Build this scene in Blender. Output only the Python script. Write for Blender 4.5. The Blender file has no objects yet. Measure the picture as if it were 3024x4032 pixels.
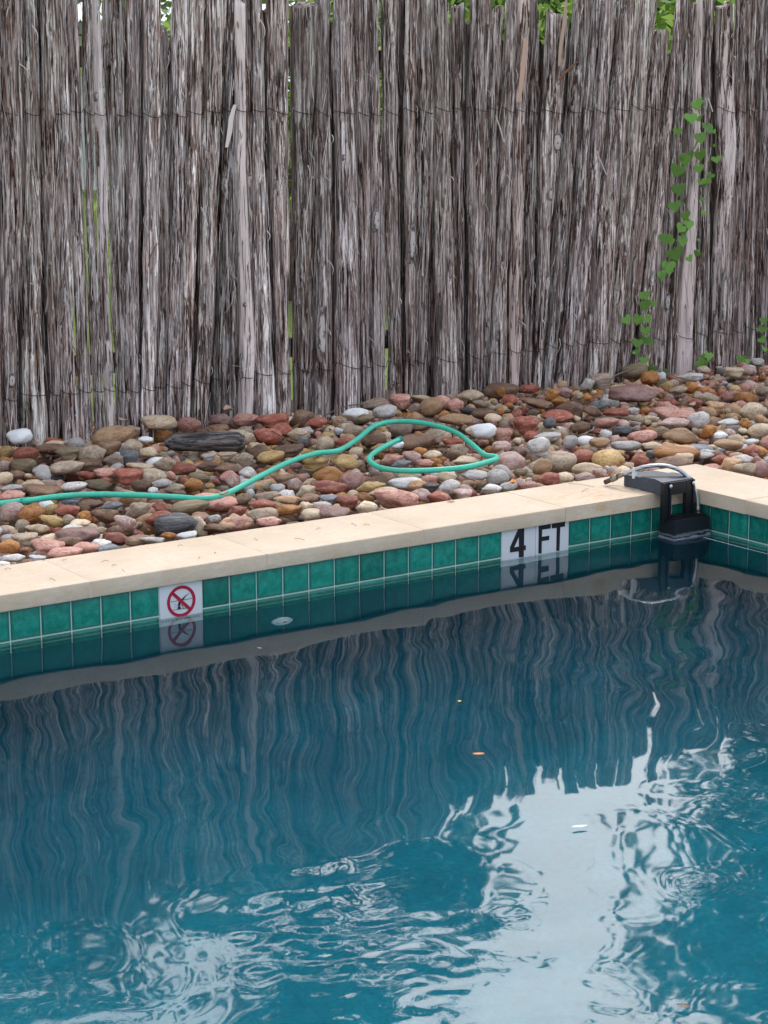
import bpy, bmesh, math, random
import numpy as np
from mathutils import Vector, Matrix
random.seed(7); rng = np.random.default_rng(7)
S = bpy.context.scene
COL = S.collection
R = math.radians

# ------------------------------------------------------------------ camera
CAM = np.array([-4.9755, -5.1789, 1.5789]); YAW, PITCH, ROLL, FPX = 0.60304, -0.21169, -0.00262, 7569.9
def _basis():
    f = np.array([math.sin(YAW)*math.cos(PITCH), math.cos(YAW)*math.cos(PITCH), math.sin(PITCH)])
    r = np.array([math.cos(YAW), -math.sin(YAW), 0.0]); u = np.cross(r, f)
    return r*math.cos(ROLL)+u*math.sin(ROLL), -r*math.sin(ROLL)+u*math.cos(ROLL), f
RR, UU, FF = _basis()
cd = bpy.data.cameras.new('camera'); cam = bpy.data.objects.new('camera', cd); COL.objects.link(cam)
M = Matrix(((RR[0], UU[0], -FF[0], CAM[0]), (RR[1], UU[1], -FF[1], CAM[1]), (RR[2], UU[2], -FF[2], CAM[2]), (0, 0, 0, 1)))
cam.matrix_world = M
cd.sensor_fit = 'VERTICAL'; cd.sensor_height = 24.0; cd.lens = FPX/4032*24.0
cd.clip_start = 0.05; cd.clip_end = 600
S.camera = cam
# where a sight line of the photograph (full-size pixels) meets a plane of the place
def ray(x, y): return FF+RR*(x-1512)/FPX-UU*(y-2016)/FPX
def at_z(x, y, z):
    d = ray(x, y); return CAM+d*((z-CAM[2])/d[2])
def at_y(x, y, Y):
    d = ray(x, y); return CAM+d*((Y-CAM[1])/d[1])

# ------------------------------------------------------------------ sky, sun, exposure
W = bpy.data.worlds.new('World'); S.world = W; W.use_nodes = True
nt = W.node_tree; nt.nodes.clear()
SUN_EL, SUN_AZ = 42, 44          # azimuth clockwise from +Y
sky = nt.nodes.new('ShaderNodeTexSky'); sky.sky_type = 'NISHITA'; sky.sun_disc = False
sky.sun_elevation = R(SUN_EL); sky.sun_rotation = R(SUN_AZ); sky.air_density = 1.0; sky.dust_density = 7.0; sky.ozone_density = 1.5
hs = nt.nodes.new('ShaderNodeHueSaturation'); hs.inputs['Saturation'].default_value = 0.42
nt.links.new(sky.outputs[0], hs.inputs['Color'])
tc = nt.nodes.new('ShaderNodeTexCoord'); nz = nt.nodes.new('ShaderNodeTexNoise'); nz.inputs['Scale'].default_value = 1.6; nz.inputs['Detail'].default_value = 5
nt.links.new(tc.outputs['Generated'], nz.inputs['Vector'])
mr = nt.nodes.new('ShaderNodeMapRange'); mr.inputs[1].default_value = 0.3; mr.inputs[2].default_value = 0.7; mr.inputs[3].default_value = 0.85; mr.inputs[4].default_value = 1.15
nt.links.new(nz.outputs[0], mr.inputs[0])
bg = nt.nodes.new('ShaderNodeBackground'); wo = nt.nodes.new('ShaderNodeOutputWorld')
mm = nt.nodes.new('ShaderNodeMath'); mm.operation = 'MULTIPLY'; mm.inputs[1].default_value = 0.14
nt.links.new(mr.outputs[0], mm.inputs[0]); nt.links.new(mm.outputs[0], bg.inputs['Strength'])
cl = nt.nodes.new('ShaderNodeMix'); cl.data_type = 'RGBA'; cl.inputs[0].default_value = 0.62; cl.inputs[7].default_value = (4.5, 5.1, 6.1, 1)
nt.links.new(hs.outputs[0], cl.inputs[6]); nt.links.new(cl.outputs[2], bg.inputs['Color']); nt.links.new(bg.outputs[0], wo.inputs[0])
sl = bpy.data.lights.new('sun', 'SUN'); sl.energy = 0.6; sl.angle = R(14); sl.color = (1, .97, .92)
so = bpy.data.objects.new('sun', sl); COL.objects.link(so)
sd = Vector((math.sin(R(SUN_AZ))*math.cos(R(SUN_EL)), math.cos(R(SUN_AZ))*math.cos(R(SUN_EL)), math.sin(R(SUN_EL))))
so.rotation_euler = sd.to_track_quat('Z', 'Y').to_euler()
S.view_settings.view_transform = 'Standard'; S.view_settings.look = 'None'; S.view_settings.gamma = 1
S.view_settings.use_curve_mapping = False; S.view_settings.exposure = 1.08
S.render.engine = 'CYCLES'; S.cycles.use_denoising = True
S.cycles.max_bounces = 10; S.cycles.sample_clamp_indirect = 6

# ------------------------------------------------------------------ helpers
def link(o, parent=None):
    COL.objects.link(o)
    if parent is not None: o.parent = parent
    return o
def tag(o, label=None, cat=None, group=None, kind=None):
    if label: o['label'] = label
    if cat: o['category'] = cat
    if group: o['group'] = group
    if kind: o['kind'] = kind
    return o
def empty(name, loc=(0, 0, 0)):
    o = bpy.data.objects.new(name, None); o.location = loc; return link(o)
def mesh_obj(name, verts, faces, mats, parent=None, smooth=False, midx=None, loc=None):
    me = bpy.data.meshes.new(name)
    me.from_pydata([tuple(map(float, v)) for v in verts] if not isinstance(verts, np.ndarray) else verts.tolist(), [], faces if not isinstance(faces, np.ndarray) else faces.tolist())
    if not isinstance(mats, (list, tuple)): mats = [mats]
    for m in mats: me.materials.append(m)
    if midx is not None: me.polygons.foreach_set('material_index', np.asarray(midx, dtype=np.int32))
    if smooth: me.polygons.foreach_set('use_smooth', np.ones(len(me.polygons), dtype=bool))
    me.update()
    o = bpy.data.objects.new(name, me)
    if loc is not None: o.location = loc
    return link(o, parent)
def bm_obj(name, bm, mat, parent=None, smooth=False, bevel=0, seg=2):
    if bevel:
        bmesh.ops.bevel(bm, geom=[e for e in bm.edges if e.calc_face_angle(0) > 0.5], offset=bevel, segments=seg, affect='EDGES', profile=0.5, clamp_overlap=True)
    bmesh.ops.recalc_face_normals(bm, faces=bm.faces)
    me = bpy.data.meshes.new(name); bm.to_mesh(me); bm.free(); me.materials.append(mat)
    if smooth: me.polygons.foreach_set('use_smooth', np.ones(len(me.polygons), dtype=bool))
    o = bpy.data.objects.new(name, me); return link(o, parent)
def prism(poly, z0, z1, axis='z'):
    bm = bmesh.new(); n = len(poly)
    def P(a, b, c): return (a, b, c) if axis == 'z' else ((a, c, b) if axis == 'y' else (c, a, b))
    lo = [bm.verts.new(P(x, y, z0)) for x, y in poly]; hi = [bm.verts.new(P(x, y, z1)) for x, y in poly]
    bm.faces.new(lo[::-1]); bm.faces.new(hi)
    for i in range(n): bm.faces.new([lo[i], lo[(i+1) % n], hi[(i+1) % n], hi[i]])
    return bm
def boxbm(x0, x1, y0, y1, z0, z1): return prism([(x0, y0), (x1, y0), (x1, y1), (x0, y1)], z0, z1)
def spline(pts, n):
    P = [Vector(p) for p in pts]; P = [P[0]*2-P[1]]+P+[P[-1]*2-P[-2]]
    out = []
    for i in range(1, len(P)-2):
        for k in range(n):
            t = k/n; a, b, c, d = P[i-1], P[i], P[i+1], P[i+2]
            out.append(0.5*((2*b)+(c-a)*t+(2*a-5*b+4*c-d)*t*t+(3*b-a-3*c+d)*t**3))
    out.append(P[-2]); return out
def tube_data(path, rad, seg=10, cap=True):
    vs, fs = [], []; n = len(path); up = Vector((0, 0, 1)); prev = None
    for i, p in enumerate(path):
        t = (path[min(i+1, n-1)]-path[max(i-1, 0)]).normalized()
        if prev is None:
            a = t.cross(up) if abs(t.z) < .95 else t.cross(Vector((1, 0, 0)))
        else: a = prev-t*prev.dot(t)
        a.normalize(); prev = a; b = t.cross(a)
        r = rad[i] if hasattr(rad, '__len__') else rad
        for k in range(seg):
            w = 2*math.pi*k/seg; vs.append(p+(a*math.cos(w)+b*math.sin(w))*r)
    for i in range(n-1):
        for k in range(seg):
            k2 = (k+1) % seg; fs.append((i*seg+k, i*seg+k2, (i+1)*seg+k2, (i+1)*seg+k))
    if cap: fs.append(tuple(range(seg))[::-1]); fs.append(tuple((n-1)*seg+k for k in range(seg)))
    return vs, fs
def tube(name, path, rad, mat, parent=None, seg=10):
    v, f = tube_data(path, rad, seg); return mesh_obj(name, v, f, mat, parent, smooth=True)

# smooth value noise on a lattice (2-D, tiling in the first axis if asked)
def vnoise(x, y, seed, per=0):
    xi = np.floor(x).astype(np.int64); yi = np.floor(y).astype(np.int64); fx = x-xi; fy = y-yi
    fx = fx*fx*(3-2*fx); fy = fy*fy*(3-2*fy)
    def h(a, b):
        if per: a = a % per
        v = np.sin(a*127.1+b*311.7+seed*74.7)*43758.5453
        return v-np.floor(v)
    return (h(xi, yi)*(1-fx)+h(xi+1, yi)*fx)*(1-fy)+(h(xi, yi+1)*(1-fx)+h(xi+1, yi+1)*fx)*fy

# ------------------------------------------------------------------ materials
class NT:
    def __init__(s, name, rough=.8, spec=.3):
        s.m = bpy.data.materials.new(name); s.m.use_nodes = True; s.t = s.m.node_tree
        s.b = s.t.nodes['Principled BSDF']; s.b.inputs['Roughness'].default_value = rough
        s.b.inputs['Specular IOR Level'].default_value = spec
    def n(s, typ, **k):
        x = s.t.nodes.new(typ)
        for a, b in k.items():
            if a in x.inputs: x.inputs[a].default_value = b
            else: setattr(x, a, b)
        return x
    def l(s, a, b): s.t.links.new(a, b)
    def noise(s, vec, scale, detail=4, rough=.6, dist=0.0):
        x = s.n('ShaderNodeTexNoise', Scale=scale, Detail=detail, Roughness=rough, Distortion=dist)
        if vec is not None: s.l(vec, x.inputs['Vector'])
        return x.outputs[0]
    def mapping(s, vec, scale=(1, 1, 1), loc=None):
        x = s.n('ShaderNodeMapping'); x.inputs['Scale'].default_value = scale; s.l(vec, x.inputs['Vector'])
        if loc is not None: s.l(loc, x.inputs['Location'])
        return x.outputs[0]
    def ramp(s, fac, stops):
        x = s.n('ShaderNodeValToRGB'); s.l(fac, x.inputs[0]); e = x.color_ramp.elements
        while len(e) < len(stops): e.new(.5)
        for el, (p, c) in zip(e, stops): el.position = p; el.color = (c if hasattr(c, '__len__') else (c, c, c))+((1,) if hasattr(c, '__len__') and len(c) == 3 else ()) if hasattr(c, '__len__') else (c, c, c, 1)
        return x.outputs[0]
    def mix(s, fac, a, b, typ='MIX'):
        x = s.n('ShaderNodeMix', data_type='RGBA', blend_type=typ)
        for v, i in ((fac, 0), (a, 6), (b, 7)):
            if isinstance(v, (int, float)): x.inputs[i].default_value = v
            elif isinstance(v, tuple): x.inputs[i].default_value = v+(1,) if len(v) == 3 else v
            else: s.l(v, x.inputs[i])
        return x.outputs[2]
    def math(s, op, a, b=0.0, c=0.0):
        x = s.n('ShaderNodeMath', operation=op)
        for i, v in enumerate((a, b, c)):
            if isinstance(v, (int, float)): x.inputs[i].default_value = v
            else: s.l(v, x.inputs[i])
        return x.outputs[0]
    def bump(s, h, strength=.5, dist=.01, normal=None):
        x = s.n('ShaderNodeBump', Strength=strength, Distance=dist); s.l(h, x.inputs['Height'])
        if normal: s.l(normal, x.inputs['Normal'])
        s.l(x.outputs[0], s.b.inputs['Normal']); return x.outputs[0]
    def color(s, c):
        if isinstance(c, tuple): s.b.inputs['Base Color'].default_value = c+(1,)
        else: s.l(c, s.b.inputs['Base Color'])
    def obj(s): return s.n('ShaderNodeTexCoord').outputs['Object']
    def rand(s): return s.n('ShaderNodeObjectInfo').outputs['Random']
    def pos(s): return s.n('ShaderNodeNewGeometry').outputs['Position']

def simple(name, col, rough=.6, spec=.4, metal=0, nscale=None, var=.25):
    k = NT(name, rough, spec); k.b.inputs['Metallic'].default_value = metal
    if nscale:
        f = k.noise(k.obj(), nscale, 5)
        k.color(k.mix(f, tuple(c*(1-var) for c in col), tuple(min(1, c*(1+var)) for c in col))); k.bump(f, .25, .002)
    else: k.color(col)
    return k.m

# cedar bark: long fibres, grey over red brown; object colour = tint, its alpha = how much bark is peeled off
def bark():
    k = NT('cedar_bark', .92, .15); o = k.obj(); r = k.rand()
    oi = k.n('ShaderNodeObjectInfo'); off = k.n('ShaderNodeCombineXYZ')
    k.l(k.math('MULTIPLY', r, 37.0), off.inputs[0]); k.l(k.math('MULTIPLY', r, 91.0), off.inputs[2])
    warp = k.noise(k.mapping(o, (9, 9, 3.2), off.outputs[0]), 1.0, 3)
    wv = k.n('ShaderNodeVectorMath', operation='MULTIPLY_ADD'); wc = k.n('ShaderNodeCombineXYZ')
    k.l(k.math('SUBTRACT', warp, .5), wc.inputs[0]); k.l(k.math('SUBTRACT', warp, .5), wc.inputs[1])
    k.l(wc.outputs[0], wv.inputs[0]); wv.inputs[1].default_value = (.03, .03, .03); k.l(o, wv.inputs[2]); o2 = wv.outputs[0]
    f1 = k.noise(k.mapping(o2, (95, 95, 1.9), off.outputs[0]), 1.0, 6, .72)
    f2 = k.noise(k.mapping(o2, (270, 270, 4.2), off.outputs[0]), 1.0, 4, .7)
    f3 = k.noise(k.mapping(o2, (45, 45, 2.2), off.outputs[0]), 1.0, 4, .6)
    big = k.noise(k.mapping(o, (14, 14, 3.0), off.outputs[0]), 1.0, 3)
    s = k.math('ADD', k.math('MULTIPLY', f1, .68), k.math('MULTIPLY', f2, .32))
    c = k.ramp(s, [(.42, (.012, .007, .006)), (.462, (.070, .044, .037)), (.49, (.25, .20, .18)), (.525, (.50, .447, .415)), (.575, (.95, .91, .87))])
    c = k.mix(k.ramp(f3, [(.44, 0.), (.62, 1.)]), c, k.mix(.75, c, (.30, .16, .115), 'MULTIPLY'))
    red = k.ramp(k.noise(k.mapping(o2, (60, 60, 5), off.outputs[0]), 1.0, 3), [(.60, 0.), (.66, 1.)])
    c = k.mix(k.math('MULTIPLY', red, .55), c, (.22, .09, .045))
    c = k.mix(k.ramp(big, [(.45, 0.), (.75, .4)]), c, (.62, .575, .55))
    # smooth peeled wood
    wood = k.mix(k.noise(k.mapping(o2, (60, 60, 3), off.outputs[0]), 1.0, 5), (.52, .45, .44), (.88, .83, .82))
    pk = k.math('GREATER_THAN', k.math('ADD', k.math('ADD', k.noise(k.mapping(o, (16, 16, 1.6), off.outputs[0]), 1.0, 5, .65), oi.outputs['Alpha']), 0.0), .97)
    c = k.mix(pk, c, wood)
    c = k.mix(1.0, c, oi.outputs['Color'], 'MULTIPLY')
    k.color(c)
    h = k.mix(pk, s, k.math('MULTIPLY', s, .25))
    nb = k.n('ShaderNodeBump', Strength=1.0, Distance=.016); k.l(h, nb.inputs['Height']); k.l(nb.outputs[0], k.b.inputs['Normal'])
    return k.m
M_BARK = bark()
M_KNOT = None
def knotmat():
    k = NT('knot_wood', .85, .2); o = k.obj(); d = k.n('ShaderNodeVectorMath', operation='LENGTH'); k.l(k.mapping(o, (1, 0, 1)), d.inputs[0])
    off = k.n('ShaderNodeCombineXYZ'); k.l(k.math('MULTIPLY', k.rand(), 33.0), off.inputs[0]); nn = k.noise(k.mapping(o, (2.2, 2.2, 4.5), off.outputs[0]), 1, 4, .7)
    rr = k.math('ADD', d.outputs['Value'], k.math('MULTIPLY_ADD', nn, .9, -.45)); st = k.noise(k.mapping(o, (9, 9, 1.5), off.outputs[0]), 1, 4, .7)
    c = k.mix(st, (.34, .285, .265), (.80, .74, .71)); c = k.mix(k.ramp(rr, [(.62, 0.), (.74, 1.)]), c, (.11, .075, .068)); c = k.mix(k.ramp(rr, [(.80, 0.), (.9, 1.)]), c, k.mix(st, (.12, .09, .08), (.48, .43, .41)))
    c = k.mix(k.ramp(rr, [(.10, .8), (.17, 0.)]), c, (.13, .09, .08)); k.color(c); k.bump(k.math('ADD', st, k.ramp(rr, [(.6, 1.), (.75, 0.)])), .8, .006); return k.m
M_KNOT = knotmat()
M_FIB = [simple('bark_shred_grey', (.44, .39, .38), .9, .1), simple('bark_shred_pale', (.72, .64, .60), .9, .1), simple('bark_shred_rust', (.20, .105, .065), .9, .1), simple('bark_shred_dark', (.07, .048, .043), .9, .1)]
M_WIRE = simple('rusty_wire', (.035, .022, .018), .8, .3, nscale=60)

def stone_mat(name, a, b, c=None, mode='mottle'):
    k = NT('stone_'+name, .62, .38)
    at = k.n('ShaderNodeAttribute', attribute_name='lc').outputs['Vector']; rn = k.n('ShaderNodeAttribute', attribute_name='rnd').outputs['Fac']
    r = k.math('ADD', k.rand(), rn)
    off = k.n('ShaderNodeCombineXYZ'); k.l(k.math('MULTIPLY', r, 41.0), off.inputs[0]); k.l(k.math('MULTIPLY', r, 17.0), off.inputs[1]); k.l(k.math('MULTIPLY', r, 29.0), off.inputs[2])
    sc = (1, 1, 1) if mode != 'band' else (.5, 1.2, 3.4)
    v = k.mapping(at, sc, off.outputs[0])
    n1 = k.noise(v, 1.15, 6, .62, .4 if mode != 'band' else 1.2); n2 = k.noise(v, 9.0, 4, .65); n3 = k.noise(v, 30.0, 2, .6)
    col = k.mix(k.ramp(n1, [(.36, 0.), (.62, 1.)]), a, b)
    if c: col = k.mix(k.ramp(k.noise(v, 2.3, 5, .7, .8), [(.50, 0.), (.60, .95)]), col, c)
    col = k.mix(k.ramp(n2, [(.35, .55), (.65, 0.)]), col, tuple(x*.55 for x in a))
    col = k.mix(k.ramp(n3, [(.56, 0.), (.72, .5)]), col, tuple(min(.75, x*1.7+.06) for x in b))
    hsv = k.n('ShaderNodeHueSaturation', Saturation=1.12); k.l(col, hsv.inputs['Color'])
    mrr = k.n('ShaderNodeMapRange'); k.l(k.math('FRACT', k.math('MULTIPLY', r, 7.31)), mrr.inputs[0]); mrr.inputs[3].default_value = .82; mrr.inputs[4].default_value = 1.52
    k.l(mrr.outputs[0], hsv.inputs['Value']); k.color(hsv.outputs[0])
    hh = k.math('ADD', k.math('MULTIPLY', n1, .6), k.math('ADD', k.math('MULTIPLY', n2, .35), k.math('MULTIPLY', n3, .12)))
    k.bump(hh, .85, .011)
    k.l(k.ramp(n2, [(.3, .45), (.7, .75)]), k.b.inputs['Roughness'])
    return k.m
SM = {
 'white': stone_mat('white', (.72, .70, .67), (.86, .85, .83), (.70, .64, .58)),
 'cream': stone_mat('cream', (.60, .46, .31), (.76, .63, .47), (.50, .32, .19)),
 'tan': stone_mat('tan', (.42, .255, .155), (.58, .39, .255), (.34, .17, .09)),
 'taupe': stone_mat('taupe', (.35, .26, .185), (.52, .405, .305), (.20, .15, .12)),
 'brown': stone_mat('brown', (.135, .08, .056), (.235, .145, .10), (.32, .20, .13)),
 'brick': stone_mat('brick', (.24, .078, .056), (.36, .135, .10), (.46, .24, .18)),
 'pink': stone_mat('pink', (.48, .235, .185), (.62, .38, .31), (.26, .10, .085)),
 'mauve': stone_mat('mauve', (.29, .165, .14), (.42, .27, .235), (.20, .11, .10)),
 'orange': stone_mat('orange', (.36, .155, .065), (.52, .27, .125), (.20, .075, .03)),
 'ochre': stone_mat('ochre', (.44, .29, .13), (.60, .43, .24), (.32, .15, .05)),
 'grey': stone_mat('grey', (.17, .175, .185), (.30, .305, .31), (.12, .115, .12)),
 'pale': stone_mat('pale', (.52, .475, .43), (.70, .66, .62), (.36, .29, .245)),
 'olive': stone_mat('olive', (.17, .125, .075), (.30, .235, .155), (.12, .085, .055), 'band'),
 'dark': stone_mat('dark', (.035, .034, .036), (.085, .083, .085), (.20, .19, .19), 'band'),
 'layered': stone_mat('layered', (.33, .22, .16), (.55, .45, .37), (.25, .11, .08), 'band'),
 'speck': stone_mat('speck', (.46, .30, .26), (.66, .56, .50), (.42, .17, .10)),
}
SKEYS = list(SM)
SM['egg'] = simple('smooth_white_stone', (.84, .83, .80), .5, .4, nscale=3, var=.04)

def tilemat():
    k = NT('glazed_teal_tile', .22, .3); o = k.obj(); g = k.pos()
    n = k.noise(g, 34, 5, .65); n2 = k.noise(g, 260, 3, .6)
    se = k.n('ShaderNodeSeparateXYZ'); k.l(k.n('ShaderNodeTexCoord').outputs['Generated'], se.inputs[0])
    ex = k.math('ABSOLUTE', k.math('SUBTRACT', se.outputs[0], .5)); ez = k.math('ABSOLUTE', k.math('SUBTRACT', se.outputs[2], .5))
    e = k.math('MAXIMUM', ex, ez)
    c = k.mix(k.ramp(n, [(.38, 0.), (.64, 1.)]), (.005, .150, .108), (.016, .250, .190))
    c = k.mix(k.ramp(k.math('ADD', e, k.math('MULTIPLY', n, .10)), [(.46, 0.), (.545, .8)]), c, (.003, .062, .045))
    c = k.mix(k.ramp(n2, [(.5, 0.), (.72, .35)]), c, (.05, .30, .25))
    sz = k.n('ShaderNodeSeparateXYZ'); k.l(g, sz.inputs[0]); wl = k.ramp(k.math('MULTIPLY_ADD', k.math('ADD', sz.outputs[2], k.math('MULTIPLY', k.noise(g, 45, 4), .016)), 10.0, .3), [(.2, 0.), (.33, .32), (.42, .22), (.60, 0.)]); c = k.mix(wl, c, (.12, .27, .22))
    hv = k.n('ShaderNodeHueSaturation'); k.l(c, hv.inputs['Color']); k.l(k.math('MULTIPLY_ADD', k.rand(), .5, .78), hv.inputs['Value'])
    k.color(hv.outputs[0]); k.bump(k.math('ADD', n, k.math('MULTIPLY', n2, .15)), .18, .004); return k.m
M_TILE = tilemat()
M_GROUT = simple('pale_grout', (.50, .66, .58), .8, .2, nscale=120, var=.12)
M_SIGN = simple('white_glazed_tile', (.66, .66, .68), .25, .45, nscale=14, var=.05)
M_BLACK = simple('black_print', (.012, .010, .016), .4, .4)
M_RED = simple('red_print', (.42, .008, .035), .4, .4)
M_PINKPR = simple('faded_mauve_print', (.35, .22, .27), .4, .4)
def limestone():
    k = NT('cream_limestone', .72, .25); g = k.pos()
    n = k.noise(g, 5, 6, .6); n2 = k.noise(k.mapping(g, (30, 60, 60)), 1, 5, .65); n3 = k.noise(g, 420, 2, .5)
    c = k.mix(k.ramp(n, [(.35, 0.), (.65, 1.)]), (.60, .47, .34), (.70, .575, .44))
    c = k.mix(k.ramp(n2, [(.38, .45), (.62, 0.)]), c, (.60, .455, .32)); c = k.mix(k.ramp(n3, [(.6, 0.), (.75, .35)]), c, (.80, .70, .57))
    sp = k.ramp(k.noise(g, 95, 3), [(.70, 0.), (.76, .7)]); c = k.mix(sp, c, (.42, .29, .18))
    # rust stain near the corner (leaf tannin)
    s = k.n('ShaderNodeVectorMath', operation='DISTANCE'); k.l(k.mapping(g, (1, 1.7, 1)), s.inputs[0]); s.inputs[1].default_value = (-.42, .07*1.7, .15)
    st = k.math('MULTIPLY', k.ramp(s.outputs['Value'], [(.05, 1.), (.30, 0.)]), k.ramp(k.noise(k.mapping(g, (14, 46, 40)), 1, 5, .7, .6), [(.52, 0.), (.60, .85)]))
    c = k.mix(st, c, (.62, .33, .10))
    vein = k.ramp(k.noise(k.mapping(g, (9, 30, 30)), 1, 7, .75, 1.5), [(.47, 0.), (.50, .35), (.53, 0.)]); c = k.mix(vein, c, (.50, .33, .21))
    pit = k.ramp(k.noise(g, 160, 3, .7), [(.62, 0.), (.70, 1.)]); c = k.mix(k.math('MULTIPLY', pit, .35), c, (.40, .29, .20))
    k.color(c); k.bump(k.math('SUBTRACT', k.math('ADD', n2, k.math('MULTIPLY', n3, .4)), pit), .4, .004); return k.m
M_LIME = limestone()
M_MORTAR = simple('coping_mortar', (.62, .50, .375), .9, .1, nscale=90, var=.12)
def plaster():
    k = NT('pool_plaster', .8, .2); g = k.pos(); n = k.noise(g, 2.2, 5, .65); n2 = k.noise(g, 60, 3, .6)
    c = k.mix(k.ramp(n, [(.35, 0.), (.65, 1.)]), (.001, .150, .215), (.003, .225, .305)); c = k.mix(k.ramp(n2, [(.4, .3), (.6, 0.)]), c, (.004, .09, .14))
    # wall shade painted into the plaster: colour darkens upwards, with a blotchy edge
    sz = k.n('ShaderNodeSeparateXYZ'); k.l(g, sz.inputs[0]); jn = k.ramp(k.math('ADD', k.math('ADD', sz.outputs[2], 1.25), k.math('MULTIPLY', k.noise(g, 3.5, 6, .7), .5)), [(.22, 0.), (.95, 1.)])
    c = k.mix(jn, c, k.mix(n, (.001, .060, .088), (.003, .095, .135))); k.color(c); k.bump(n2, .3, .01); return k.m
M_PLAST = plaster()
def watermat():
    k = NT('pool_water', 0.026, .5); k.b.inputs['Transmission Weight'].default_value = 1; k.b.inputs['IOR'].default_value = 1.333; k.b.inputs['Base Color'].default_value = (1, 1, 1, 1); return k.m
M_WATER = watermat()
def hosemat():
    k = NT('green_hose_rubber', .42, .4); g = k.pos(); n = k.noise(g, 30, 4)
    c = k.mix(n, (.035, .46, .31), (.075, .62, .43)); c = k.mix(k.ramp(k.noise(g, 130, 3), [(.56, 0.), (.70, .6)]), c, (.10, .30, .23)); c = k.mix(k.ramp(k.noise(g, 9, 5, .7), [(.50, 0.), (.68, .55)]), c, (.13, .30, .21)); k.color(c); k.bump(k.noise(g, 300, 2), .15, .002); return k.m
M_HOSE = hosemat()
M_SOIL = simple('dark_soil', (.075, .05, .037), .95, .1, nscale=40, var=.5)
M_BPL = simple('slate_grey_plastic', (.050, .060, .080), .55, .4, nscale=150, var=.3)
def scuffed():
    k = NT('scuffed_slate_plastic', .55, .4); o = k.pos(); n = k.noise(o, 150, 4); c = k.mix(n, (.035, .042, .056), (.068, .080, .105))
    c = k.mix(k.ramp(k.noise(o, 260, 2), [(.70, 0.), (.74, .8)]), c, (.42, .40, .38)); c = k.mix(k.ramp(k.noise(k.mapping(o, (14, 60, 60)), 1, 6, .7), [(.56, 0.), (.66, .5)]), c, (.15, .15, .16)); k.color(c); k.bump(n, .4, .002); return k.m
M_BPL = scuffed()
M_BLK = simple('black_plastic', (.007, .008, .011), .38, .4, nscale=60, var=.3)
def steel():
    k = NT('braided_steel', .32, .5); k.b.inputs['Metallic'].default_value = .9
    w = k.n('ShaderNodeTexWave', Scale=95.0, Distortion=1.0, bands_direction='DIAGONAL'); k.l(k.pos(), w.inputs['Vector'])
    k.color(k.mix(w.outputs[1], (.30, .30, .31), (.62, .62, .64))); k.bump(w.outputs[1], .5, .001); return k.m
M_STEEL = steel(); M_BRASS = simple('tarnished_fitting', (.30, .25, .21), .35, .5, .85, nscale=90); M_BOLT = simple('zinc_bolt', (.62, .63, .65), .35, .5, .7); M_CLIP = simple('pale_clip', (.70, .72, .70), .3, .5)
M_OLD = simple('brown_thread', (.10, .065, .05), .5, .4, .5, nscale=120)
def scale_line():
    k = NT('limescale_black_plastic', .55, .35); g = k.pos(); se = k.n('ShaderNodeSeparateXYZ'); k.l(g, se.inputs[0])
    hgt = k.math('ADD', se.outputs[2], k.math('MULTIPLY', k.noise(k.mapping(g, (22, 22, 60)), 1, 4), .022))
    m = k.ramp(k.math('MULTIPLY', k.math('ADD', hgt, .02), 12.0), [(.16, 1.), (.26, .8), (.33, 0.), (.36, .0), (.40, .55), (.5, 0.)])
    k.color(k.mix(m, (.012, .014, .020), (.33, .35, .42))); return k.m
M_BOX = scale_line()

# ------------------------------------------------------------------ ground, lawn
H = .34
def ring(name, x0, x1, y0, y1, X0, X1, Y0, Y1, z, mat):      # a sheet with a rectangular hole for the pool
    v = [(X0, Y0, z), (X1, Y0, z), (X1, Y1, z), (X0, Y1, z), (x0, y0, z), (x1, y0, z), (x1, y1, z), (x0, y1, z)]
    return mesh_obj(name, v, [(0, 1, 5, 4), (1, 2, 6, 5), (2, 3, 7, 6), (3, 0, 4, 7)], mat)
PX0, PY0 = -9.0, -4.3        # pool runs x -9..0, y -4.3..0
k = NT('lawn_green', .9, .1); g = k.pos(); n = k.noise(g, .5, 5, .7); n2 = k.noise(g, 25, 3)
k.color(k.mix(n2, k.mix(n, (.26, .36, .07), (.46, .52, .16)), (.10, .18, .03))); k.bump(n2, 1, .05)
tag(ring('lawn', PX0-.3, .3, PY0-.3, .3, -250, 250, -250, 250, .045, k.m), kind='structure')
tag(mesh_obj('pool_deck', [(-14, -12, .1), (6, -12, .1), (6, PY0-.3, .1), (-14, PY0-.3, .1)], [(0, 1, 2, 3)], M_MORTAR), kind='structure')

# ------------------------------------------------------------------ pool shell and water
def shell_mesh():       # vertical walls that round off into the floor
    prof = [(0, -.1), (0, -.35)]+[(.5*(1-math.cos(t)), -.75-.5*math.sin(t)) for t in [i*math.pi/2/10 for i in range(11)]]
    vs, fs = [], []
    for d, z in prof: vs += [(PX0+d, PY0+d, z), (-d, PY0+d, z), (-d, .004-d, z), (PX0+d, .004-d, z)]
    for a in range(len(prof)-1):
        for k_ in range(4): fs.append((4*a+k_, 4*a+(k_+1) % 4, 4*a+4+(k_+1) % 4, 4*a+4+k_))
    n = 4*(len(prof)-1); fs.append((n, n+1, n+2, n+3)); return vs, fs
v, f = shell_mesh()
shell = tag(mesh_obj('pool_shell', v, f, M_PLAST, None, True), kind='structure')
shell.data.set_sharp_from_angle(angle=R(40))

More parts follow.
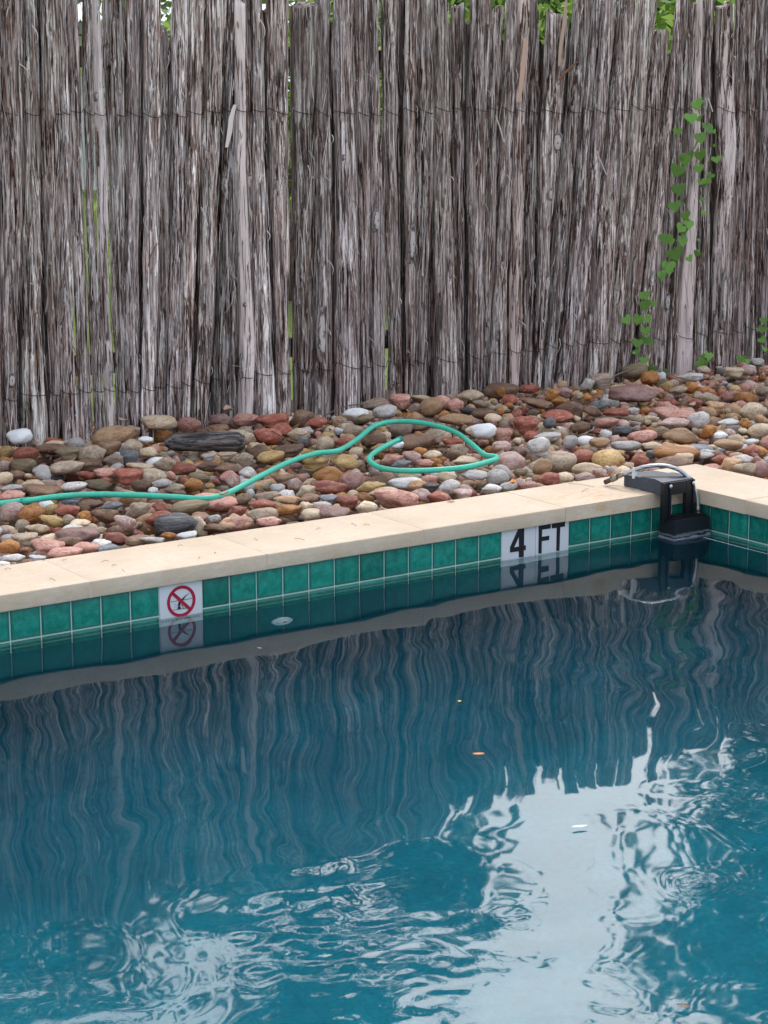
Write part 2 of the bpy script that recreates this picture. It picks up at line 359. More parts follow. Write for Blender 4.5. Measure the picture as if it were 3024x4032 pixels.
ZW = -.011
def water():
    xs = np.concatenate([np.linspace(PX0, -5.0, 60, endpoint=False), np.arange(-5.0, -1.0, .0095), np.linspace(-1.0, 0, 80)])
    ys = np.concatenate([np.linspace(PY0, -3.35, 30, endpoint=False), np.arange(-3.35, -1.2, .0095), np.linspace(-1.2, 0.0, 110)])
    X, Y = np.meshgrid(xs, ys); r = np.random.default_rng(5)
    def field(seed, lam0, lam1, n, aniso=1.0, warp=.0):
        q = np.random.default_rng(seed); h = np.zeros_like(X)
        wx = X+warp*(vnoise(X*2.3, Y*2.3, seed)-.5)*2; wy = Y+warp*(vnoise(X*2.3+9, Y*2.3+5, seed+1)-.5)*2
        for _ in range(n):
            lam = math.exp(q.uniform(math.log(lam0), math.log(lam1))); a = q.normal(.35, aniso); kk = 2*math.pi/lam
            h += np.sin(kk*(wx*math.sin(a+YAW)+wy*math.cos(a+YAW))+q.uniform(0, 6.28))/kk
        return h/math.sqrt(n/2)          # slope rms ~1
    near = np.clip((-1.62-Y)/.9, 0, 1); near = near*near*(3-2*near)
    patch = vnoise(X*1.7+3, Y*1.7+8, 3)*.6+vnoise(X*4.1, Y*4.1, 11)*.4
    pt = np.clip((patch-.42)/.3, 0, 1)
    # the calm lane that mirrors the open sky
    la, lb = at_z(2450, 2980, ZW)[:2], at_z(2330, 3800, ZW)[:2]; ld = lb-la; tl = np.clip(((X-la[0])*ld[0]+(Y-la[1])*ld[1])/(ld@ld), 0, 1)
    lane = np.exp(-(np.hypot(X-la[0]-ld[0]*tl, Y-la[1]-ld[1]*tl)/.42)**4)
    h = field(21, .28, .9, 16, 1.6, .10)*.0065
    h += field(22, .10, .28, 26, 1.5, .10)*(.0045+.014*near*(1-.75*lane))*(.55+.9*pt)
    h += field(23, .045, .11, 34, 1.3, .08)*(.0008+.046*near*pt*(1-.85*lane))
    h += field(24, .02, .045, 20, 1.2, .03)*(.0003+.013*near*pt*pt*(1-.9*lane))
    for px, py, lam, amp, rad in ((960, 3690, .03, .0003, .05), (1020, 3830, .05, .0003, .07), (1095, 2440, .05, .00010, .12), (2740, 3480, .04, .0003, .07)):
        c = at_z(px, py, ZW); d = np.hypot((X-c[0]), (Y-c[1])*1.15)+.030*(vnoise(X*18, Y*18, 5)-.5)
        h += amp*np.sin(2*math.pi*d/lam)*np.exp(-(d/rad)**2)
    h *= np.clip(-Y/.12, 0, 1)*.85+.15
    edge = np.clip(np.minimum(np.minimum(-Y, -X)/.02, 1), 0, 1); h *= .3+.7*edge
    V = np.stack([X.ravel(), Y.ravel(), (ZW+h).ravel()], 1)
    ny, nx = X.shape; i = np.arange(ny-1)[:, None]*nx+np.arange(nx-1)[None]; i = i.ravel()
    F = np.stack([i, i+1, i+nx+1, i+nx], 1)
    me = bpy.data.meshes.new('water'); me.vertices.add(len(V)); me.vertices.foreach_set('co', V.ravel().astype(np.float32))
    me.loops.add(F.size); me.loops.foreach_set('vertex_index', F.ravel().astype(np.int32))
    me.polygons.add(len(F)); me.polygons.foreach_set('loop_start', np.arange(0, F.size, 4, dtype=np.int32)); me.polygons.foreach_set('loop_total', np.full(len(F), 4, dtype=np.int32))
    me.polygons.foreach_set('use_smooth', np.ones(len(F), dtype=bool)); me.update(calc_edges=True); me.validate(); me.materials.append(M_WATER)
    o = bpy.data.objects.new('water', me); link(o); tag(o, kind='structure')
water()

# ------------------------------------------------------------------ tiled waterline wall
wallL = tag(mesh_obj('pool_wall', [(PX0, .0025, -.1), (0, .0025, -.1), (0, .0025, .1), (PX0, .0025, .1)], [(0, 1, 2, 3)], M_GROUT), kind='structure')
wallR = tag(mesh_obj('pool_wall', [(.0025, 0, -.1), (.0025, PY0, -.1), (.0025, PY0, .1), (.0025, 0, .1)], [(0, 1, 2, 3)], M_GROUT), kind='structure')
def tile_mesh(w, h, t, mat, name):
    bm = boxbm(-w/2, w/2, 0, t, -h/2, h/2)
    bmesh.ops.bevel(bm, geom=[e for e in bm.edges if all(v.co.y < 1e-6 for v in e.verts)], offset=.002, segments=2, affect='EDGES', profile=.5)
    me = bpy.data.meshes.new(name); bmesh.ops.recalc_face_normals(bm, faces=bm.faces); bm.to_mesh(me); bm.free(); me.materials.append(mat)
    me.polygons.foreach_set('use_smooth', np.ones(len(me.polygons), dtype=bool)); me.set_sharp_from_angle(angle=R(50)) if hasattr(me, 'set_sharp_from_angle') else None
    return me
G = .0048
TM = tile_mesh(.1-G, .1-G, .006, M_TILE, 'tile')
IC, MK = 27.6103, .1528
def idx(i, kk): return (i-IC)*.1+kk*MK
bounds = []      # (x left, x right) of 10 cm tiles along the far wall
i = -62
while idx(i, 0) < PX0: i += 1
for j in range(i, 5): bounds.append((idx(j, 0), idx(j+1, 0)))
for j in range(5, 17): bounds.append((idx(j, 1), idx(j+1, 1)))
xx = idx(17, 3)
while xx+.1 < 0: bounds.append((xx, xx+.1)); xx += .1
last = (xx, 0.0)
def put_tile(me, x, y, z, rot, parent, nm='tile'):
    o = bpy.data.objects.new(nm, me); o.location = (x, y, z); o.rotation_euler = (0, 0, rot); return link(o, parent)
vis = [b for b in bounds if b[1] > -4.4]
for a, b in vis:
    for z in (.05, -.05): put_tile(TM, (a+b)/2, -.0002-random.random()*.0007, z, random.uniform(-.004, .004), wallL)
TMl = tile_mesh(last[1]-last[0]-G*.5, .1-G, .006, M_TILE, 'tile')
for z in (.05, -.05): put_tile(TMl, (last[0]+last[1])/2-.001, 0, z, 0, wallL)
y = 0; c2 = .0966
TMr = tile_mesh(c2-G*.5, .1-G, .006, M_TILE, 'tile')
for z in (.05, -.05): put_tile(TMr, -.0003, -c2/2, z, -R(90), wallR)
for j in range(20):
    for z in (.05, -.05): put_tile(TM, -.0002-random.random()*.0007, -c2-.1*(j+.5), z, -R(90)+random.uniform(-.004, .004), wallR)

# ------------------------------------------------------------------ depth marker and no-diving tiles
def wallpoly(name, px, mat, parent, crop, y=-.0022, t=.0016):
    ox, oy, s = crop; pts = [at_y(ox+x*s, oy+yy*s, y) for x, yy in px]
    return bm_obj(name, prism([(p[0], p[2]) for p in pts], y, y+t, 'y'), mat, parent)
SG = tile_mesh(MK-.0022, MK-.0022, .006, M_SIGN, 'marker_tile')
dm = tag(empty('depth_marker', (idx(17, 2), 0, .02)), 'white depth marker tiles with black lettering 4 FT, set in the green tile row', 'sign')
def childify(o, p): o.matrix_parent_inverse = Matrix.Translation(-Vector(p.location)); return o
for kk in (1.5, 2.5): childify(put_tile(SG, idx(17, kk), -.0007, .0215, 0, dm, 'marker_tile'), dm)
C4 = (1900, 2000, .30139)
def stroke(name, pts, w, mat, parent, crop, y=-.0022):
    vs, fs = [], []
    P = [np.array(at_y(crop[0]+a*crop[2], crop[1]+b*crop[2], y)) for a, b in pts]
    for i, p in enumerate(P):
        d = P[min(i+1, len(P)-1)]-P[max(i-1, 0)]; n = np.array([-d[2], 0, d[0]]); n /= np.linalg.norm(n)
        ww = w[i] if hasattr(w, '__len__') else w
        vs += [p+n*ww/2, p-n*ww/2]
    for i in range(len(P)-1): fs.append((2*i, 2*i+2, 2*i+3, 2*i+1))
    nv = len(vs); vs2 = vs+[q+np.array([0, .0016, 0]) for q in vs]; fs2 = fs+[tuple(j+nv for j in f[::-1]) for f in fs]
    return mesh_obj(name, vs2, fs2, mat, parent)
# the 4: built in wall coordinates with its open triangle
o = wallpoly('numeral_four', [(477, 262), (546, 250), (543, 491), (567, 488), (566, 549), (541, 553), (539, 640), (477, 648), (477, 566), (362, 583), (362, 512), (477, 268), (478, 372), (413, 517), (479, 505), (477, 375)][:0] or [(545, 252), (543, 491), (567, 488), (566, 549), (541, 553), (539, 640), (477, 648), (477, 566), (362, 583), (362, 512), (472, 275), (478, 375), (415, 516), (478, 505)][:0] or [(362, 583), (477, 566), (477, 648), (539, 640), (541, 553), (566, 549), (567, 488), (543, 491), (546, 250), (478, 262), (478, 505), (415, 516), (478, 372), (478, 262), (474, 275), (362, 512)][:0] or
    [(546, 250), (543, 491), (567, 488), (566, 549), (541, 553), (539, 640), (477, 648), (477, 566), (362, 583), (362, 570), (478, 553), (478, 262)], M_BLACK, dm, C4)
childify(o, dm)
childify(wallpoly('numeral_four', [(362, 576), (362, 512), (415, 516), (478, 505), (480, 553)], M_BLACK, dm, C4, -.0024), dm)
childify(wallpoly('numeral_four', [(362, 514), (478, 258), (480, 262), (479, 372), (413, 518), (390, 530)], M_BLACK, dm, C4, -.0026), dm)
childify(wallpoly('letter_f', [(737, 222), (893, 198), (890, 268), (779, 285), (777, 378), (873, 362), (871, 418), (776, 434), (772, 592), (732, 598)], M_BLACK, dm, C4), dm)
childify(wallpoly('letter_t', [(908, 192), (1079, 172), (1077, 243), (1017, 252), (1006, 558), (966, 563), (972, 260), (907, 268)], M_BLACK, dm, C4), dm)

nd = tag(empty('no_diving_sign', (idx(5, .5), 0, .02)), 'white square tile with red ring and slash over a diving figure', 'sign')
childify(put_tile(SG, idx(5, .5), -.0007, .0215, 0, nd, 'marker_tile'), nd)
CN = (600, 2250, .36166); cc = (-2.1842, .0372); RO, RI = .0505, .0405
bm = bmesh.new(); N = 64; rings = []
for rr, yy in ((RO, -.0022), (RI, -.0022), (RI, -.0008), (RO, -.0008)): rings.append([bm.verts.new((cc[0]+rr*math.cos(2*math.pi*i/N), yy, cc[1]+rr*math.sin(2*math.pi*i/N))) for i in range(N)])
for a in range(4):
    for i in range(N): bm.faces.new([rings[a][i], rings[a][(i+1) % N], rings[(a+1) % 4][(i+1) % N], rings[(a+1) % 4][i]])
childify(bm_obj('red_ring', bm, M_RED, nd), nd)
bm = bmesh.new(); d = Vector((1, 0, -1)).normalized(); nrm = Vector((1, 0, 1)).normalized(); c0 = Vector((cc[0], -.0027, cc[1]))
q = [c0+d*s*RI*1.02+nrm*t*.0052 for s, t in ((-1, -1), (1, -1), (1, 1), (-1, 1))]
qa = [bm.verts.new(p) for p in q]; qb = [bm.verts.new(p+Vector((0, .0018, 0))) for p in q]; bm.faces.new(qa); bm.faces.new(qb[::-1])
for i in range(4): bm.faces.new([qa[i], qa[(i+1) % 4], qb[(i+1) % 4], qb[i]])
childify(bm_obj('red_slash', bm, M_RED, nd), nd)
for nm, pts, w, mt in (('diver_figure', [(400, 238), (362, 268), (335, 298), (312, 326), (292, 350), (288, 372), (294, 392)], [.001, .0035, .006, .0085, .0085, .006, .005], M_BLACK),
        ('diver_arm', [(298, 366), (328, 366), (336, 402)], .0024, M_BLACK), ('water_line', [(200, 330), (215, 334), (228, 326), (245, 330), (258, 320), (275, 324), (292, 318), (345, 306), (362, 309), (376, 299), (393, 303), (408, 293), (434, 292)], .0016, M_BLACK),
        ('floor_line', [(226, 421), (290, 412), (370, 398)], .0018, M_BLACK), ('impact_mark', [(232, 350), (264, 370)], .0014, M_PINKPR), ('impact_mark', [(238, 392), (270, 376)], .0014, M_PINKPR)):
    childify(stroke(nm, pts, w, mt, nd, CN), nd)
hp = at_y(600+292*.36166, 2250+398*.36166, -.0022)
bm = bmesh.new(); bmesh.ops.create_cone(bm, cap_ends=True, segments=16, radius1=.0052, radius2=.0052, depth=.0016, matrix=Matrix.Translation(hp)@Matrix.Rotation(R(90), 4, 'X')); childify(bm_obj('diver_head', bm, M_BLACK, nd), nd)
fc = bpy.data.curves.new('nd', 'FONT'); fc.body = 'NO DIVING'; fc.size = .026; fc.align_x = 'CENTER'; fc.extrude = .0004; tmp = bpy.data.objects.new('t', fc); COL.objects.link(tmp)
dg = bpy.context.evaluated_depsgraph_get(); me = bpy.data.meshes.new_from_object(tmp.evaluated_get(dg)); bpy.data.objects.remove(tmp)
me.materials.clear(); me.materials.append(M_BLACK); tx = bpy.data.objects.new('lettering', me); tx.location = (-2.187, -.0014, -.052); tx.rotation_euler = (R(90), 0, 0); link(tx, nd); childify(tx, nd)

# return jet below the water line
rj = tag(empty('return_jet', (-1.84, 0, -.20)), 'white round water return fitting under water, right of the no diving tile', 'pool fitting')
rc = -.27
def disc_lathe(name, prof, mat, parent, c=(-1.815, 0), zc=rc, n=32):
    vs, fs = [], []
    for rr, yy in prof:
        for i in range(n): vs.append((c[0]+rr*math.cos(2*math.pi*i/n), yy, zc+rr*math.sin(2*math.pi*i/n)))
    for a in range(len(prof)-1):
        for i in range(n): fs.append((a*n+i, a*n+(i+1) % n, (a+1)*n+(i+1) % n, (a+1)*n+i))
    return childify(mesh_obj(name, vs, fs, mat, parent, True), parent)
M_WP = simple('white_fitting_plastic', (.75, .78, .78), .4, .4)
disc_lathe('flange', [(.039, .004), (.039, -.006), (.033, -.012), (.026, -.010), (.024, -.006)], M_WP, rj)
disc_lathe('nozzle', [(.024, -.006), (.021, -.02), (.011, -.022), (.009, -.016)], M_WP, rj)
disc_lathe('opening', [(.010, -.017), (.0001, -.017)], M_BLACK, rj)

# ------------------------------------------------------------------ limestone coping
OV, DD, Z0, Z1 = .0196, .3444, .0985, .1515
cop = tag(mesh_obj('pool_coping', [(PX0, -OV+.0015, .100), (DD-OV-.02, -OV+.0015, .100), (DD-OV-.02, DD-OV-.01, .100), (PX0, DD-OV-.01, .100), (PX0, -OV+.0015, .1505), (DD-OV-.02, -OV+.0015, .1505), (DD-OV-.02, DD-OV-.01, .1505), (PX0, DD-OV-.01, .1505)],
    [(0, 3, 2, 1), (4, 5, 6, 7), (0, 1, 5, 4), (2, 3, 7, 6), (1, 2, 6, 5), (3, 0, 4, 7)], M_MORTAR), kind='structure')
joints = [-.636]+[-1.261-.62*i for i in range(13)]
def slab(poly, seed):
    bm = prism(poly, Z0, Z1); rr = random.Random(seed)
    bmesh.ops.subdivide_edges(bm, edges=[e for e in bm.edges if e.calc_length() > .25], cuts=6, use_grid_fill=True)
    for v_ in bm.verts: v_.co += Vector((0, rr.uniform(-.0008, .0008), rr.uniform(-.0006, .0006)))
    return bm
g2 = .0022
for a, b in zip(joints[1:], joints[:-1]):
    o = bm_obj('coping_slab', slab([(a+g2, -OV), (b-g2, -OV), (b-g2, DD-OV), (a+g2, DD-OV)], a), M_LIME, cop, True, .004, 3)
YJ = -.297
o = bm_obj('coping_slab', prism([(joints[0]+g2, -OV), (-OV, -OV), (-OV, YJ+g2), (DD-OV, YJ+g2), (DD-OV, DD-OV), (joints[0]+g2, DD-OV)], Z0, Z1), M_LIME, cop, True, .004, 3)
bmm = boxbm(-OV+.0015, DD-OV-.01, PY0, YJ+.2, .1005, .150); o = bm_obj('mortar_bed', bmm, M_MORTAR, cop)
for j in range(6):
    a = YJ-.62*j; o = bm_obj('coping_slab', slab([(-OV, a-.62+g2), (DD-OV, a-.62+g2), (DD-OV, a-g2), (-OV, a-g2)], 50+j), M_LIME, cop, True, .004, 3)
for o in cop.children:
    if hasattr(o.data, 'set_sharp_from_angle'): o.data.set_sharp_from_angle(angle=R(40))

# ------------------------------------------------------------------ river stones
def unit_stone(seed, sub, ang):
    bm = bmesh.new(); bmesh.ops.create_icosphere(bm, subdivisions=sub, radius=1); r = np.random.default_rng(seed)
    V = np.array([v.co[:] for v in bm.verts]); n = V/np.linalg.norm(V, axis=1)[:, None]
    rad = np.ones(len(n)); nb = 7 if ang < .5 else 16
    for _ in range(nb):
        d = r.normal(size=3); d /= np.linalg.norm(d); off = r.uniform(.50, .84) if ang > .5 else r.uniform(.68, .93)
        dot = n@d; lim = np.where(dot > .05, off/np.maximum(dot, .05), 9); k = 10 if ang < .5 else 26
        rad = -np.log(np.exp(-k*rad)+np.exp(-k*lim))/k
    for f, a in ((1.3, .13), (2.7, .075), (6, .025 if ang < .5 else .05)):
        p = r.uniform(0, 6, 3); w = r.normal(size=(3, 3))*f
        rad = rad*(1+a*np.sin(n@w[0]+p[0])*np.sin(n@w[1]+p[1])+a*.4*np.sin(n@w[2]*1.7+p[2]))
    V = n*rad[:, None]; V -= (V.max(0)+V.min(0))/2; V /= (V.max(0)-V.min(0))/2
    F = [[v.index for v in f.verts] for f in bm.faces]; bm.free(); return V, F
HI = [unit_stone(100+i, 3, (i % 2 == 0)*1.) for i in range(14)]
LO = [unit_stone(300+i, 2, (i % 2 == 0)*1.) for i in range(14)]
SMESH = {}
def stone_mesh(i, key):
    if (i, key) not in SMESH:
        V, F = HI[i]; me = bpy.data.meshes.new('stone'); me.from_pydata(V.tolist(), [], F); me.polygons.foreach_set('use_smooth', np.ones(len(F), dtype=bool))
        a = me.attributes.new('lc', 'FLOAT_VECTOR', 'POINT'); a.data.foreach_set('vector', V.ravel().astype(np.float32)); me.materials.append(SM[key]); SMESH[(i, key)] = me
    return SMESH[(i, key)]
bedv = [(PX0, DD-OV-.02, .075), (DD-OV-.02, DD-OV-.02, .075), (DD-OV-.02, PY0, .075), (6, PY0, .075), (6, 3.1, .075), (PX0, 3.1, .075)]
bed = tag(mesh_obj('stone_bed', bedv, [(0, 1, 4, 5), (1, 2, 3, 4)], M_SOIL), kind='structure')

ALIAS = dict(W='white', C='cream', T='tan', U='taupe', B='brown', R='brick', P='pink', M='mauve', O='orange', H='ochre', G='grey', L='pale', V='olive', D='dark', Y='layered', S='speck')
S1 = """40 390 85 80 H;165 400 145 85 R;345 335 125 50 C;497 325 100 70 L;450 395 180 80 V;335 365 190 45 B;600 400 170 110 U;740 290 240 120 T;695 360 170 100 B;865 350 120 90 U;840 425 110 100 G;840 240 125 60 U;1232 205 145 90 P;1400 165 130 80 M;1600 170 140 70 P;950 300 90 40 W;1420 235 140 60 B;1600 265 110 90 U;970 385 110 65 C;740 440 120 75 Y;150 475 160 90 V;275 515 120 85 L;30 470 80 60 S;30 555 90 70 C;100 530 110 50 B;430 490 200 80 U;560 470 200 80 B;560 535 110 60 R;690 520 150 60 P;830 540 180 90 R;915 485 160 70 C;1075 465 130 80 U;1000 535 160 80 U;1055 590 130 60 L;1200 490 150 70 R;1350 480 130 60 B;1490 490 150 60 B;1300 545 130 55 V;1260 600 120 80 O;1140 620 120 60 U;925 600 120 70 B;1500 550 115 80 P;1000 630 60 40 W;1360 415 90 45 L;1475 405 125 45 C;490 610 160 55 L;640 600 160 70 V;220 595 140 60 C;260 640 220 70 B;80 620 140 50 L;70 670 160 60 P;460 712 110 50 G;590 725 140 50 B;730 735 130 55 G;870 692 155 90 T;900 765 150 90 U;1055 745 120 60 R;1235 748 225 90 V;1410 700 300 75 P;1545 775 120 70 R;85 760 170 110 S;210 795 150 105 O;345 755 90 60 H;440 765 140 65 R;545 750 80 45 B;690 800 160 100 B;560 800 100 60 O;440 830 90 70 U;340 835 140 80 H;515 850 130 50 C;245 885 130 65 C;145 870 80 90 U;820 850 130 100 S;1050 820 180 100 R;1290 870 130 110 C;1100 925 90 40 O;1300 815 120 40 M;1400 820 80 50 L;1415 880 150 50 B;1540 850 200 70 T;480 885 130 45 L;650 895 90 45 C;500 930 270 75 M;755 950 160 80 R;450 980 160 90 B;300 1010 200 100 P;560 1010 160 70 P;60 1000 130 80 O;60 945 100 50 L;160 950 150 70 U;650 990 130 60 L;1220 930 120 35 W;905 955 160 50 B;995 960 150 40 L;90 1075 140 50 L;240 1075 100 35 W;430 1045 200 60 P;700 1010 130 50 G;400 750 70 50 R;1170 660 90 50 B;1560 700 100 50 B"""
S2 = """100 230 135 65 P;260 240 180 75 R;430 230 130 95 B;520 250 120 60 R;320 290 130 70 R;230 330 160 90 R;80 340 140 100 U;30 365 90 90 G;410 320 110 70 C;440 355 60 45 G;755 190 140 60 W;740 300 110 70 U;805 225 110 50 V;860 135 160 65 Y;990 115 115 75 P;1110 100 105 45 C;930 185 130 75 L;1205 150 120 90 T;1255 130 110 80 P;1345 150 90 80 P;1435 90 140 70 C;1545 45 190 85 B;1420 180 90 50 D;1520 200 140 60 B;1620 70 60 80 O;1500 140 90 50 U;1350 225 190 60 T;1280 205 60 50 O;1020 280 130 90 Y;1115 262 200 60 B;1240 335 150 90 U;1460 295 100 45 C;1620 330 110 90 P;1570 220 90 50 C;860 350 130 90 B;690 370 120 60 R;575 370 100 70 U;580 335 80 50 H;440 320 80 50 C;145 395 90 50 C;350 415 170 60 B;190 430 130 90 B;255 455 150 65 H;90 470 100 80 U;500 485 160 75 H;690 480 160 75 H;900 400 110 50 T;1000 380 80 45 W;1120 370 200 90 B;1135 425 80 55 O;1210 440 100 55 C;1370 420 100 80 U;970 470 130 60 P;1025 495 110 40 G;1090 460 100 80 S;1410 475 140 50 C;1170 490 90 45 P;1330 370 120 60 R;1620 390 100 60 S;600 565 170 95 O;735 600 130 110 M;115 545 100 60 L;25 600 70 100 S;310 570 130 60 T;395 620 80 80 S;290 635 80 45 W;460 660 100 65 C;590 625 210 60 R;330 590 110 60 B;840 635 160 60 H;920 660 160 60 C;1050 610 190 50 W;1190 590 90 55 P;1290 570 110 60 C;1080 565 130 40 C;1465 560 160 60 L;1600 570 120 80 L;1310 630 120 80 L;1200 630 90 40 D;1115 620 110 60 T;1000 710 240 125 P;1150 680 120 70 S;1250 690 120 60 R;1390 670 100 50 S;1560 640 100 50 L;590 705 105 50 G;820 750 110 65 C;735 670 60 45 C;800 690 100 50 O;700 720 120 70 R;450 760 90 70 C;555 740 110 45 L;350 770 150 60 O;200 800 170 80 U;50 850 170 80 P;600 785 200 50 M;240 840 140 60 P;500 790 120 60 C;200 740 150 70 R;230 690 150 60 U;350 710 140 60 T;480 700 120 50 B"""
S3 = """480 1020 80 70 L;560 1010 130 110 Y;90 1050 150 50 R;320 1070 110 60 M;250 1090 90 70 O;150 1145 190 55 B;300 1130 110 50 O;430 1090 40 60 C;710 1055 140 65 C;1000 1035 65 70 H;1075 1055 100 50 U;1150 1040 100 70 O;1150 970 150 50 L;1430 940 120 60 C;1520 925 110 60 S;1575 870 80 45 L;1640 850 60 60 M;960 970 60 60 W;890 980 110 90 O;1240 920 80 40 C;1270 1110 120 70 U;1310 1165 110 60 T;1420 1100 120 70 P;1510 1110 130 80 O;1620 1060 70 60 U;1545 1200 150 110 C;1040 1225 240 90 P;1205 1255 130 100 L;1400 1265 120 40 W;1510 1275 80 60 O;1620 1320 170 80 C;1270 1330 100 80 O;1080 1355 190 90 T;1040 1270 180 60 S;950 1340 120 80 V;840 1360 170 70 P;715 1325 135 65 D;605 1270 140 60 P;430 1300 120 70 B;360 1190 160 110 B;280 1225 190 80 R;75 1290 150 110 R;230 1270 70 80 G;215 1360 160 55 L;160 1450 140 90 L;370 1400 90 80 L;560 1400 120 60 T;620 1480 180 50 H;730 1420 180 60 L;670 1200 160 50 R;770 1195 90 45 L;500 1190 120 60 B;1060 1470 250 40 T;900 1420 120 50 C;1200 1440 170 45 G;1400 1410 170 50 T;1350 1350 80 40 W;1550 1390 80 30 W;1250 1480 100 30 L;840 1090 90 40 R;1180 1140 90 50 R;560 1150 110 50 G"""
S4 = """155 105 170 110 S;460 110 170 110 U;730 90 165 105 H;605 140 160 70 C;380 205 120 75 R;95 180 130 110 L;345 130 110 80 T;480 190 90 50 C;590 80 120 80 R;850 130 60 70 C;910 100 100 80 R;680 170 80 60 S;590 190 110 50 S;1110 105 190 60 B;1170 85 100 60 C;1130 60 250 50 O;1440 125 120 75 T;1530 150 130 80 U;1620 150 90 90 M;1510 90 110 55 L;1380 90 90 50 R;1340 130 90 30 P;150 245 90 50 L;270 240 110 50 P;60 255 90 40 W;210 230 60 60 S;980 60 60 50 G;1300 50 90 40 L"""
entries = []
for txt, (ox, oy, s) in ((S1, (0, 1550, .60277)), (S2, (900, 1500, .66305)), (S3, (2024, 900, .60277)), (S4, (1900, 1750, .67752))):
    for e in txt.split(';'):
        a = e.split(); entries.append((ox+float(a[0])*s, oy+float(a[1])*s, float(a[2])*s, float(a[3])*s, ALIAS[a[4]]))
SPEC = [  # distinct stones that are things of their own: px, py, w, h, colour, label
 (1902, 1719, 97, 60, 'egg', 'smooth bright white egg shaped stone beside the far bend of the green hose'),
 (76, 1741, 92, 58, 'egg', 'white domed stone at the foot of the leftmost fence stakes'),
 (624, 1684, 130, 56, 'cream', 'long cream oval boulder against the fence, with dry leaves on it'),
 (2497, 1571, 178, 66, 'mauve', 'large flat mauve slab stone with rusty patch, in front of the fence'),
 (2119, 1777, 84, 60, 'pale', 'round pale grey stone standing between hose end and coping'),
 (2500, 1477, 94, 58, 'olive', 'grey brown banded boulder leaning on the fence below the vine'),
 (693, 2085, 148, 76, 'dark', 'black stone with a white quartz band, touching the coping'),
 (2163, 1776, 70, 50, 'cream', None)][:7]
hose_px = [(-40, 1990, .165), (0, 1983, .165), (91, 1974, .167), (219, 1956, .172), (365, 1947, .172), (547, 1950, .172), (700, 1958, .168), (802, 1963, .165), (893, 1943, .168), (1021, 1877, .18), (1130, 1823, .185), (1240, 1786, .187), (1331, 1774, .185), (1404, 1732, .19), (1476, 1677, .198), (1568, 1659, .205), (1677, 1668, .205), (1786, 1699, .195), (1859, 1750, .185), (1905, 1789, .178), (1946, 1797, .175), (1955, 1802, .173), (1940, 1813, .172), (1823, 1841, .172), (1640, 1854, .172), (1513, 1846, .172), (1458, 1819, .172), (1460, 1795, .174), (1504, 1764, .18), (1572, 1730, .19)]
hose_pts = [Vector(at_z(*p)) for p in hose_px]; hose_path = spline(hose_pts, 5)
HP = np.array([p[:] for p in hose_path])
placed = []                     # (x, y, half width)
def dims(px, py, w, h):
    c = at_z(px, py, .145); dist = np.linalg.norm(c-CAM); a = w/2*dist/FPX; e = math.asin((CAM[2]-c[2])/dist); H_ = h/2*dist/FPX
    b = min(a*.8, H_/math.sin(e)*.75) if a > .02 else a
    b = max(b, a*.5); cz2 = H_**2-(b*math.sin(e))**2; cz = math.sqrt(max(cz2, (a*.32)**2))/math.cos(e); return c, a, b, min(cz, a*.95)
def add_stone(c, a, b, cz, key, shape, parent, name='stone', rot=None):
    o = bpy.data.objects.new(name, stone_mesh(shape, key)); o.location = c; o.scale = (a, b, cz)
    o.rotation_euler = (random.uniform(-.12, .12), random.uniform(-.12, .12), (-YAW+random.uniform(-.3, .3)) if rot is None else rot); link(o, parent); return o
for px, py, w, h, key, lab in SPEC:
    c, a, b, cz = dims(px, py, w*1.15, h*1.15); c = c+np.array([0, 0, .022]); sh = {'dark': 3, 'mauve': 6}.get(key, 1)
    o = add_stone(c, a, b, cz, key, sh, None, 'river_stone'); tag(o, lab, 'stone'); placed.append((c[0], c[1], a, b))
entries.sort(key=lambda e: -e[2]*e[3])
for n_, (px, py, w, h, key) in enumerate(entries[:299]):
    c, a, b, cz = dims(px, py, w, h); c = np.array(c)
    if c[1] > 2.40-b*.6: c[1] = 2.40-b*.6
    dh = np.hypot(HP[:, 0]-c[0], HP[:, 1]-c[1]); i_ = dh.argmin()
    if dh[i_] < a*.75: c[2] = min(c[2], HP[i_, 2]-.006-cz*math.sqrt(max(0, 1-(dh[i_]/a)**2)))
    if c[1] < DD-OV+b*.8 and c[0] < DD-OV: c[1] = max(c[1], DD-OV+b*.55)
    if c[0]-a < DD-OV and c[1]-b < DD-OV: c[0] = max(c[0], DD-OV+a*.8) if c[0] > .1 else c[0]
    c[2] = max(c[2], .06)
    add_stone(c, a*1.16, b*1.1, cz*1.2, key, random.randrange(14), bed); placed.append((c[0], c[1], a, b))
